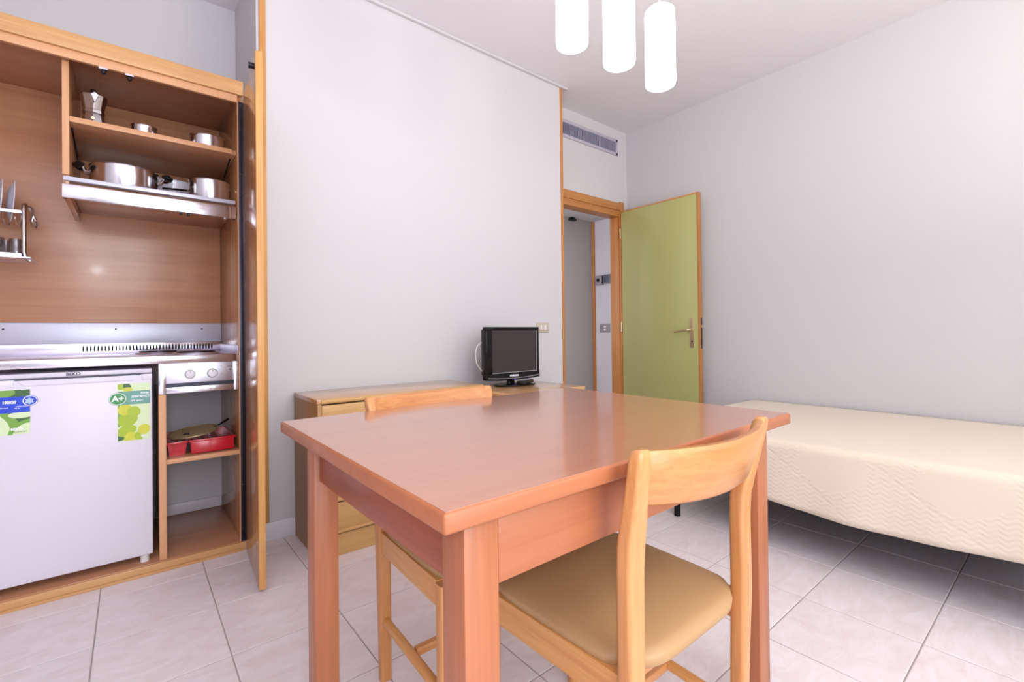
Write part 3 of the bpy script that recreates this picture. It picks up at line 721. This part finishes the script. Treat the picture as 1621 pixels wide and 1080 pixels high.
# cutlery tray, splatter screen, cutlery
TZ = 0.4675
ty = thing('cutlery_tray', 'red plastic cutlery tray on the cubby shelf', 'tray', (0.235, 2.72, TZ))
def trough(x0, x1, y0, y1, h):
    """tapered open tray cell"""
    t, tp = 0.0025, 0.008
    def ring(ins, z, tt=0): return [(x0+ins+tt, y0+ins+tt, z), (x1-ins-tt, y0+ins+tt, z), (x1-ins-tt, y1-ins-tt, z), (x0+ins+tt, y1-ins-tt, z)]
    secs = [ring(tp, TZ+0.0005), ring(0.0, TZ+h-0.004), ring(-0.004, TZ+h), ring(-0.003, TZ+h+0.002), ring(0.0, TZ+h, t), ring(tp, TZ+0.004, t)]
    return secs
for nm, x0, x1 in (('narrow_cell', 0.118, 0.190), ('cell', 0.2005, 0.262), ('cell', 0.267, 0.3155), ('cell', 0.3205, 0.372)):
    mb = MB().sweep(trough(x0, x1, 2.565, 2.865, 0.062)); mb.build(nm, RED, ty, angle=0.5)
box('rim', RED, ty, 0.1965, 0.3805, 2.553, 2.562, TZ+0.056, TZ+0.066, 0.003)
box('front_wall', RED, ty, 0.203, 0.372, 2.5555, 2.5615, TZ+0.004, TZ+0.0565, 0.003)
box('rim', RED, ty, 0.112, 0.1945, 2.553, 2.562, TZ+0.056, TZ+0.066, 0.003)
# splatter screen resting on the tray
sc_ = thing('splatter_screen', 'round wire mesh splatter screen resting on the red tray', 'splatter screen', (0.22, 2.70, 0.545))
def tilt(p, c=(0.225, 2.70, 0.548)):
    x, y, z = p; return (x+c[0], y+c[1], z+c[2]+0.05*y+0.12*(x)+0.0)
ring = [tilt((0.098*math.cos(2*PI*k/40), 0.105*math.sin(2*PI*k/40), 0.0)) for k in range(40)]
MB().tube(ring, 0.0045, 8, closed=True).build('rim', OLIVE, sc_)
mb = MB()
for k in range(-13, 14):
    w_ = math.sqrt(max(0, 1-(k/14)**2)); x = 0.098*k/14
    mb.tube([tilt((x, -0.105*w_, 0)), tilt((x, 0.105*w_, 0))], 0.0011, 4)
    y = 0.105*k/14; mb.tube([tilt((-0.098*w_, y, 0)), tilt((0.098*w_, y, 0))], 0.0011, 4)
tag(mb.build('mesh', OLIVE, sc_), kind='stuff')
MB().lathe([(0.014, 0), (0.012, 0.004), (0, 0.006)], tilt((-0.03, -0.03, 0.001)), 14).build('boss', DARKM, sc_)
MB().tube([tilt((0.085, 0.0, 0)), tilt((0.11, 0.02, 0.004)), tilt((0.15, 0.06, 0.012))], [0.003, 0.004, 0.007], 8).build('handle', BLACK, sc_)
def cutlery(nm, label, x, y0, y1, z, kind_):
    o = thing(nm, label, 'cutlery', (x, y0, z), 'cutlery in the red tray')
    MB().tube([(x, y0+0.05, z), (x, (y0+y1)/2, z+0.004), (x, y1, z+0.002)], [0.0022, 0.003, 0.004], 8).build('handle', STEEL_S, o)
    if kind_ == 'spoon': MB().lathe([(0.004, -0.024), (0.012, -0.012), (0.013, 0.004), (0.005, 0.026)], (x, y0+0.026, z), 14, 'Y').build('bowl', STEEL_S, o)
    else:
        mb = MB()
        for k in range(4): mb.tube([(x-0.009+0.006*k, y0, z), (x-0.009+0.006*k, y0+0.05, z+0.003)], 0.0017, 6)
        mb.box(x-0.011, x+0.011, y0+0.044, y0+0.058, z-0.001, z+0.004, 0.001).build('tines', STEEL_S, o)
cutlery('spoon', 'steel spoon in the narrow left cell of the red tray', 0.140, 2.585, 2.80, TZ+0.050, 'spoon')
cutlery('fork', 'steel fork beside the spoon in the narrow left tray cell', 0.168, 2.585, 2.80, TZ+0.050, 'fork')
cutlery('fork', 'steel fork in the second cell of the red tray', 0.225, 2.58, 2.80, TZ+0.040, 'fork')
cutlery('spoon', 'steel spoon in the second cell of the red tray', 0.243, 2.59, 2.79, TZ+0.050, 'spoon')
cutlery('spoon', 'steel spoon in the third cell of the red tray', 0.292, 2.58, 2.80, TZ+0.040, 'spoon')
cutlery('fork', 'steel fork in the rightmost cell of the red tray', 0.345, 2.58, 2.80, TZ+0.034, 'fork')

# dish rack with plates and tumblers
RY = 2.90
rk = thing('dish_rack', 'chrome two-tier dish rack hung on the niche back panel', 'dish rack', (-0.5, RY, 1.3))
def rack_side(x):
    mb = MB().tube([(x+0.02, RY-0.05, 1.332), (x+0.004, RY-0.05, 1.345), (x, RY-0.05, 1.37), (x, RY-0.05, 1.55), (x, RY-0.04, 1.572), (x, RY-0.01, 1.582), (x, RY+0.10, 1.580), (x, RY+0.155, 1.572), (x, YN-0.026, 1.56)], 0.0085, 12)
    mb.build('side_frame', CHROME, rk)
    MB().tube([(x+0.002, RY+0.02, 1.578), (x+0.014, RY+0.01, 1.577), (x+0.020, RY, 1.57), (x+0.021, RY, 1.54), (x+0.016, RY-0.006, 1.515), (x+0.020, RY-0.012, 1.492), (x+0.030, RY, 1.487), (x+0.034, RY+0.006, 1.505), (x+0.026, RY, 1.53), (x+0.022, RY, 1.545)], 0.0038, 8).build('hook', CHROME, rk)
rack_side(-0.356); 
mb = MB().tube([(-0.84, RY-0.05, 1.372), (-0.84, RY-0.05, 1.55), (-0.84, RY-0.01, 1.582), (-0.84, YN-0.026, 1.56)], 0.0085, 12); mb.build('side_frame', CHROME, rk)
box('upper_rail', CHROME, rk, -0.835, -0.362, RY-0.062, RY-0.052, 1.532, 1.546, 0.002)
mb = MB()
for k in range(12):
    x = -0.385-0.036*k
    mb.tube([(x, RY-0.045, 1.545), (x, RY-0.035, 1.510), (x, RY, 1.498), (x, RY+0.08, 1.498), (x, RY+0.115, 1.512), (x, RY+0.125, 1.57)], 0.0028, 6)
mb.build('wire_rack', CHROME, rk)
tr = box('drip_tray', STEEL, rk, -0.84, -0.330, RY-0.10, RY+0.10, 1.338, 1.345, 0.002)
box('tray_lip', STEEL, tr, -0.84, -0.362, RY-0.072, RY-0.062, 1.345, 1.362, 0.001)
def plate(x, lean, label):
    o = thing('plate', label, 'plate', (x, RY+0.03, 1.505), 'plates in the dish rack')
    mb = MB().lathe([(0, 0), (0.045, 0.0), (0.052, 0.003), (0.092, 0.014), (0.093, 0.0165), (0.050, 0.0065), (0, 0.004)], (0, 0, 0), 44, 'X')
    R_ = Matrix.Rotation(0.22, 4, 'Z') @ Matrix.Rotation(lean, 4, 'Y')
    for v in mb.bm.verts: v.co = (R_ @ v.co)+Vector((x, RY+0.03, 1.600))
    mb.build('dish', CHINA, o)
plate(-0.418, 0.06, 'white plate at the right end of the dish rack')
plate(-0.454, 0.06, 'white plate standing second from the right in the dish rack')
plate(-0.490, 0.06, 'white plate standing third from the right in the dish rack')
for k, (x, y) in enumerate(((-0.385, RY-0.005), (-0.425, RY+0.055), (-0.440, RY-0.02), (-0.495, RY+0.02))):
    lb = ['small glass tumbler upside down at the right end of the rack tray', 'small glass tumbler at the back of the rack tray', 'small glass tumbler second along the front of the rack tray', 'small glass tumbler cut by the left edge of the photo'][k]
    o = thing('tumbler', lb, 'glass', (x, y, 1.3455), 'tumblers on the rack tray')
    MB().lathe([(0.027, 0), (0.0275, 0.003), (0.024, 0.078), (0.022, 0.084), (0.018, 0.084), (0.019, 0.078), (0.0252, 0.004), (0.0248, 0)], (x, y, 1.3458), 28).build('glass_body', TUMBLER, o)

# ------------------------------------------------------------------ dresser, television unit, television
ds = thing('dresser', 'low oak chest of drawers against the white wall', 'chest of drawers', (1.08, 2.33, 0))
dx0, dx1, dy0, dy1, dz = 0.632, 1.530, 2.139, 2.524, 0.7152
box('top', DRES_TOP, ds, dx0-0.002, dx1+0.002, dy0+0.006, dy1, dz-0.022, dz, 0.003)
MB().tube([(dx0+0.016, dy0+0.008, dz-0.012), (dx1-0.0, dy0+0.008, dz-0.012)], 0.0105, 14).build('top_lip', DRES_X, ds)
box('side_panel', DRES_Z, ds, dx0, dx0+0.018, dy0+0.002, dy1, 0.0, dz-0.0225, 0.001)
box('side_panel', DRES_Z, ds, dx1-0.018, dx1, dy0+0.002, dy1, 0.0, dz-0.0225, 0.001)
box('back', DRES_X, ds, dx0+0.019, dx1-0.019, dy1-0.012, dy1-0.002, 0.0, dz-0.023, 0)
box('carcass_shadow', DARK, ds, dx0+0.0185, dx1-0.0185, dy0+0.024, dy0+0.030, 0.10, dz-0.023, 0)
box('plinth', DRES_X, ds, dx0+0.0185, dx1-0.0185, dy0+0.012, dy0+0.022, 0.0, 0.098, 0.001)
zz = [0.102, 0.246, 0.390, 0.534, 0.678]
for k in range(4):
    d_ = box('drawer', DRES_X, ds, dx0+0.020, dx1-0.020, dy0+0.004, dy0+0.022, zz[k]+0.016, zz[k+1]-(0.004 if k < 3 else -0.009), 0.001)
    MB().tube([(dx0+0.020, dy0+0.007, zz[k]+0.009), (dx1-0.020, dy0+0.007, zz[k]+0.009)], 0.0085, 12).build('pull_lip', DRES_X, d_)
tu = thing('television_unit', 'small square wooden stand under the television', 'stand', (1.82, 2.15, 0))
ux0, ux1, uy0, uy1, uz = 1.540, 2.112, 1.900, 2.372, 0.680
box('top', DRES_TOP, tu, ux0, ux1, uy0, uy1, uz-0.026, uz, 0.009, 4)
box('side_panel', DRES_Z, tu, ux0+0.012, ux0+0.03, uy0+0.02, uy1-0.01, 0, uz-0.0265, 0.001)
box('side_panel', DRES_Z, tu, ux1-0.03, ux1-0.012, uy0+0.02, uy1-0.01, 0, uz-0.0265, 0.001)
box('shelf', DRES_X, tu, ux0+0.031, ux1-0.031, uy0+0.03, uy1-0.02, 0.30, 0.318, 0.001)
box('back', DRES_X, tu, ux0+0.031, ux1-0.031, uy1-0.02, uy1-0.011, 0.0, uz-0.027, 0)
dd = box('drawer', DRES_X, tu, ux0+0.032, ux1-0.032, uy0+0.022, uy0+0.04, 0.50, uz-0.032, 0.002)
MB().lathe([(0.008, 0), (0.014, -0.014), (0.010, -0.020)], (1.826, uy0+0.022, 0.575), 16, 'Y').build('knob', BRASS, dd)

tv = thing('television', 'small black flat television on the wooden stand', 'television', (1.842, 2.26, uz))
tx0, tx1, ty0, tz0, tz1 = 1.629, 2.055, 2.25, 0.7105, 1.040
mb = MB()
mb.box(tx0, tx1, ty0, ty0+0.035, 1.019, tz1, 0.004).box(tx0, tx0+0.048, ty0, ty0+0.035, 0.757, 1.0195, 0.004).box(tx1-0.022, tx1, ty0, ty0+0.035, 0.757, 1.0195, 0.004)
mb.build('bezel', GLOSSBLK, tv)
chn = []
for k in range(13):
    x = tx0+(tx1-tx0)*k/12; t = (k-6)/6
    chn.append((x, tz0+0.009*t*t))
MB().prism(chn+[(tx1, 0.7575), (tx0, 0.7575)], ty0-0.003, ty0+0.035).build('chin', GLOSSBLK, tv)
st = []
for k in range(13):
    x = tx0+0.012+(tx1-tx0-0.024)*k/12; t = (k-6)/6; st.append((x, ty0-0.0045, tz0+0.012+0.010*t*t))
MB().tube(st, 0.0025, 6).build('chin_line', GREYP, tv)
scn = box('screen', SCREEN, tv, tx0+0.048, tx1-0.022, ty0+0.006, ty0+0.03, 0.7575, 1.019, 0)
mb = MB().box(tx0+0.047, tx1-0.021, ty0-0.001, ty0+0.005, 0.7572, 0.7612).box(tx1-0.0245, tx1-0.0215, ty0-0.001, ty0+0.005, 0.7612, 1.018)
mb.build('screen_trim', GREYP, tv, smooth=False)
box('rear_shell', BLACK, tv, tx0+0.012, tx1-0.012, ty0+0.035, ty0+0.075, 0.740, 1.030, 0.014, 3)
text('brand_letters', 'SAMSUNG', 0.0150, (1.842, ty0-0.0036, 0.7385), PWHITE, tv, bold=0.0008)
MB().prism(ellipse(1.842, 2.285, 0.030, 0.018, 20), 0.690, 0.722, 'XY').build('neck', GLOSSBLK, tv)
be = MB().sweep([[(1.842+0.150*s*math.cos(2*PI*k/44), 2.245+0.100*s*math.sin(2*PI*k/44), z) for k in range(44)] for s, z in ((0.985, uz+0.0005), (1.0, uz+0.004), (0.985, uz+0.009), (0.5, uz+0.013), (0.1, uz+0.015))])
be.build('base', GLOSSBLK, tv)
MB().lathe([(0.006, 0), (0.004, -0.002)], (1.846, ty0-0.003, 0.7165), 12, 'Y').build('indicator', LEDBLUE, tv)
MB().tube([(tx0+0.02, ty0+0.06, 0.95), (tx0-0.012, ty0+0.07, 0.93), (tx0-0.026, ty0+0.075, 0.88), (tx0-0.020, ty0+0.07, 0.82), (tx0+0.0, ty0+0.06, 0.785), (tx0+0.02, ty0+0.06, 0.77)], 0.0032, 8).build('aerial_cable', FOAM, tv)
rc = thing('remote_control', 'dark remote control lying on the television base', 'remote control', (1.86, 2.185, uz+0.016))
mb = MB().box(-0.024, 0.024, -0.075, 0.075, 0, 0.020, 0.006, 3)
Rm = Matrix.Translation((1.872, 2.178, uz+0.0135)) @ Matrix.Rotation(-1.15, 4, 'Z')
for v in mb.bm.verts: v.co = Rm @ v.co
mb.build('case', BLACK, rc)
mb = MB()
for i in range(3):
    for j in range(6): mb.box(-0.014+i*0.011, -0.007+i*0.011, -0.055+j*0.018, -0.045+j*0.018, 0.0195, 0.0225, 0.001, 1)
for v in mb.bm.verts: v.co = Rm @ v.co
mb.build('buttons', GREYP, rc)

# ------------------------------------------------------------------ table
tb = thing('dining_table', 'reddish cherry wood dining table with square legs', 'table', (0.825, 0.91, 0))
ax0, ax1, ay0, ay1, az = 0.295, 1.357, 0.498, 1.316, 0.780
tp = MB().box(ax0, ax1, ay0, ay1, az-0.029, az-0.0006, 0.005, 3).build('tabletop', CHERRY_A, tb)
box('laminate_surface', CHERRY_X, tp, ax0+0.004, ax1-0.004, ay0+0.004, ay1-0.004, az-0.002, az, 0.0004, 1)
lx0, lx1, ly0, ly1, lw = ax0+0.052, ax1-0.058, ay0+0.037, ay1-0.045, 0.060
for x0, y0 in ((lx0, ly0), (lx1-lw, ly0), (lx0, ly1-lw), (lx1-lw, ly1-lw)):
    box('leg', CHERRY_Z, tb, x0, x0+lw, y0, y0+lw, 0, az-0.0292, 0.004, 2)
for y0 in (ly0+0.002, ly1-0.022): box('apron', CHERRY_A, tb, lx0+lw, lx1-lw, y0, y0+0.020, 0.641, az-0.0292, 0.001)
for x0 in (lx0+0.014, lx1-0.034): box('apron', CHERRY_SHADE_Y, tb, x0, x0+0.020, ly0+lw, ly1-lw, 0.636, az-0.0292, 0.001)

# ------------------------------------------------------------------ chairs (built at the origin, facing +Y)
def rrect(cx, cy, w, d, z, r=0.010, n=4, tx=0.0, ty=0.0):
    pts = []
    for (sx, sy, a0) in ((1, 1, 0), (-1, 1, PI/2), (-1, -1, PI), (1, -1, 1.5*PI)):
        for k in range(n+1):
            a = a0+PI/2*k/n
            pts.append((cx+sx*(w/2-r)+r*math.cos(a), cy+sy*(d/2-r)+r*math.sin(a), z))
    return pts
def make_chair(label):
    ch_ = thing('dining_chair', label, 'chair', (0, 0, 0), 'wooden chairs at the dining table')
    for s in (-1, 1):
        secs = []
        for z, x, y, w, d in ((0.0, 0.197, 0.014, 0.032, 0.028), (0.30, 0.196, 0.007, 0.038, 0.032), (0.44, 0.195, 0.002, 0.042, 0.034), (0.60, 0.194, 0.002, 0.045, 0.032), (0.645, 0.194, 0.0, 0.046, 0.032), (0.68, 0.197, -0.007, 0.044, 0.031), (0.74, 0.206, -0.021, 0.036, 0.028), (0.795, 0.213, -0.033, 0.034, 0.026), (0.810, 0.2145, -0.036, 0.030, 0.021), (0.815, 0.215, -0.037, 0.022, 0.013)):
            secs.append(rrect(s*x, y, w, d, z, r=min(w, d)*0.28))
        MB().sweep(secs).build('rear_leg', ASH_Z, ch_, angle=1.0)
    # curved back rail between the posts
    secs = []; n = 22
    for k in range(n+1):
        t = -1+2*k/n; x = 0.198*t
        yb = -0.050*(1-t*t)
        top, bot = 0.812-0.003*(1-t*t), 0.716-0.008*(1-t*t)
        th = 0.012
        def P(zf, off):
            z = bot+(top-bot)*zf; lean = -0.008-0.028*zf
            return (x*(1.0+0.045*zf), yb+lean+off, z)
        secs.append([P(0.0, -th*0.6), P(0.06, -th), P(0.5, -th*1.02), P(0.93, -th), P(1.0, -th*0.45), P(1.0, th*0.45), P(0.93, th), P(0.5, th*1.02), P(0.06, th), P(0.0, th*0.6)])
    MB().sweep(secs).build('backrest', ASH_X, ch_, angle=0.9)
    for s in (-1, 1):
        secs = [rrect(s*x, 0.372, w, w, z, r=0.009) for z, x, w in ((0, 0.212, 0.026), (0.2, 0.210, 0.031), (0.40, 0.208, 0.034), (0.426, 0.208, 0.034))]
        MB().sweep(secs).build('front_leg', ASH_Z, ch_, angle=1.0)
        # side rail
        P0, P1 = Vector((s*0.199, 0.018, 0)), Vector((s*0.210, 0.356, 0))
        mb = MB(); q = []
        for P in (P0, P1): q.append([(P.x-0.009, P.y, 0.368), (P.x+0.009, P.y, 0.368), (P.x+0.009, P.y, 0.428), (P.x-0.009, P.y, 0.428)])
        mb.sweep(q).build('seat_rail', ASH_Y, ch_)
        MB().tube([(s*0.1965, 0.014, 0.168), (s*0.211, 0.362, 0.168)], 0.0125, 14).build('stretcher', ASH_Y, ch_)
    box('seat_rail', ASH_X, ch_, -0.188, 0.188, 0.026, 0.044, 0.385, 0.4275, 0.002)
    box('seat_rail', ASH_X, ch_, -0.204, 0.204, 0.363, 0.381, 0.372, 0.424, 0.002)
    MB().box(-0.192, 0.192, 0.185, 0.203, 0.158, 0.180, 0.003).build('stretcher', ASH_X, ch_)
    # padded seat: domed, round front corners
    bm = bmesh.new(); nx, ny = 26, 24; V = {}
    mb = MB(); bm = mb.bm
    def sp(u, v):
        e = 6.0
        m_ = max(abs(u), abs(v)); k = m_/((abs(u)**e+abs(v)**e)**(1/e)) if m_ > 1e-6 else 1
        uu, vv = u*k, v*k
        y = -0.014+(0.394+0.014)*(vv+1)/2
        q = min(1, max(0, (y+0.014)/0.07)); q = q*q*(3-2*q)
        hw = 0.171+(0.032+0.012*max(0, y)/0.39)*q
        return uu*hw, y
    top, botv = {}, {}
    for i in range(nx+1):
        for j in range(ny+1):
            u, v = -1+2*i/nx, -1+2*j/ny
            x, y = sp(u, v)
            f = (1-abs(u)**6)*(1-abs(v)**6)
            z = 0.444+0.020*(max(f, 0)**0.5)*(0.5+0.5*(1-u*u)*(1-v*v))
            top[i, j] = bm.verts.new((x, y, z))
    for i in range(nx):
        for j in range(ny): bm.faces.new((top[i, j], top[i+1, j], top[i+1, j+1], top[i, j+1]))
    loop = [(i, 0) for i in range(nx)]+[(nx, j) for j in range(ny)]+[(i, ny) for i in range(nx, 0, -1)]+[(0, j) for j in range(ny, 0, -1)]
    prev = [top[k] for k in loop]
    for (sc2, z) in ((1.008, 0.436), (1.0, 0.424), (0.965, 0.416)):
        cur = [bm.verts.new((top[k].co.x*sc2, 0.19+(top[k].co.y-0.19)*sc2, z)) for k in loop]
        for a in range(len(loop)):
            b = (a+1) % len(loop); bm.faces.new((prev[a], prev[b], cur[b], cur[a]))
        prev = cur
    bm.faces.new(prev)
    mb.build('seat', SEAT, ch_, angle=1.2)
    return ch_
chA = make_chair('wooden chair with tan seat tucked under the near side of the table')
chB = copy_tree(chA); chB['label'] = 'wooden chair on the far side of the table in front of the dresser'
chA.location = (0.833, 0.480, 0)
chB.location = (0.764, 1.314, 0); chB.rotation_euler = (0, 0, PI)

# ------------------------------------------------------------------ bed and coverlet
bd = thing('bed', 'low bed with black metal legs along the right wall', 'bed', (2.97, 0.65, 0))
BX0, BX1, BY0, BY1 = 2.252, 3.660, -0.26, 1.62
mb = MB().box(BX0+0.03, BX1-0.005, BY0+0.03, BY1-0.03, 0.245, 0.285, 0.004)
mb.build('bed_base', DARKM, bd)
box('mattress', MATTR, bd, BX0+0.022, BX1-0.012, BY0+0.022, BY1-0.022, 0.286, 0.463, 0.03, 3)
for x in (BX0+0.042, BX1-0.06):
    for y in (BY0+0.23, BY1-0.205): MB().lathe([(0.0165, 0), (0.0165, 0.244)], (x, y, 0), 18).build('leg', GLOSSBLK, bd)
def make_coverlet():
    mb = MB(); bm = mb.bm; uvl = bm.loops.layers.uv.new('UVMap')
    R = 0.035
    def prof(d, flat):
        """arc-length d measured from the start of the flat part -> (outward, drop)"""
        if d <= flat: return d, 0.0
        a = (d-flat)/R
        if a < PI/2: return flat+R*math.sin(a), R*(1-math.cos(a))
        dd = d-flat-R*PI/2; return flat+R+0.02*dd, R+dd
    flatx = (BX1-BX0)-R; leny = (BY1-BY0)/2-R; ymid = (BY0+BY1)/2
    hang = 0.262; ex = R*PI/2+hang-R
    ss = [flatx*k/26 for k in range(27)]+[flatx+R*PI/2*k/6 for k in range(1, 7)]+[flatx+R*PI/2+(hang-R)*k/12 for k in range(1, 13)]
    half = [leny*k/30 for k in range(31)]+[leny+R*PI/2*k/6 for k in range(1, 7)]+[leny+R*PI/2+(hang-R)*k/10 for k in range(1, 11)]
    tt = [-t for t in half[:0:-1]]+half
    G = {}
    for i, s_ in enumerate(ss):
        ox, dx = prof(s_, flatx)
        for j, t_ in enumerate(tt):
            oy, dy = prof(abs(t_), leny); oy = math.copysign(oy, t_)
            y = ymid+oy; x = BX1-ox
            ztop = 0.478+0.026*min(1, ox/flatx)**1.5+0.012*max(0, (0.9-y)/1.2)*min(1, ox/flatx)
            drop = math.sqrt(dx*dx+dy*dy) if (dx > 0 and dy > 0 and max(dx, dy) < R*1.01) else max(dx, dy)
            # uneven hem: hangs lowest near the middle of the bed
            if dx > R and dy == 0:
                hem = 0.207+0.14*(y-0.55)**2
                drop = R+(dx-R)*((ztop-hem-R)/(hang-R))
            elif drop > R:
                yy = max(min(y, ymid+leny), ymid-leny); hem = 0.207+0.14*(yy-0.55)**2
                drop = R+(drop-R)*((ztop-hem-R)/(hang-R))
            f = max(0, drop-R)/0.25
            x -= 0.005*f*math.sin(y*11+1)+0.004*f*math.sin(y*23) if dx > 0 else 0
            G[i, j] = (bm.verts.new((x, y, ztop-drop)), (t_, s_))
    for i in range(len(ss)-1):
        for j in range(len(tt)-1):
            q = [G[i, j], G[i+1, j], G[i+1, j+1], G[i, j+1]]
            f = bm.faces.new([v[0] for v in q])
            for l, v in zip(f.loops, q): l[uvl].uv = v[1]
    o = mb.build('coverlet', COVER, None, angle=2.5)
    md = o.modifiers.new('cloth_thickness', 'SOLIDIFY'); md.thickness = 0.004; md.offset = -1
    return tag(o, 'cream quilted coverlet hanging over the bed beside the right wall', 'bedspread')
make_coverlet()

# ------------------------------------------------------------------ pendant lamp
pl = thing('pendant_lamp', 'lit pendant lamp with three white cylinder shades', 'lamp', (1.355, 1.04, ZC))
MB().lathe([(0.10, -0.022), (0.11, -0.016), (0.11, 0)], (1.355, 1.04, ZC), 40).build('ceiling_plate', CHROME, pl)
for x, y, zb in ((1.1805, 1.105, 1.985), (1.333, 1.024, 1.937), (1.5555, 1.005, 1.928)):
    MB().tube([(1.355+(x-1.355)*0.35, 1.04+(y-1.04)*0.35, ZC-0.021), (x, y, ZC-0.12), (x, y, zb+0.295)], 0.0022, 6).build('cord', FOAM, pl)
    sh = MB().lathe([(0.020, 0), (0.046, 0.001), (0.0535, 0.006), (0.055, 0.014), (0.055, 0.272), (0.0535, 0.282), (0.046, 0.289), (0.020, 0.292)], (x, y, zb), 40).build('lamp_shade', OPAL, pl)
    MB().lathe([(0.016, 0.2925), (0.010, 0.302)], (x, y, zb), 16).build('shade_cap', FOAM, sh)
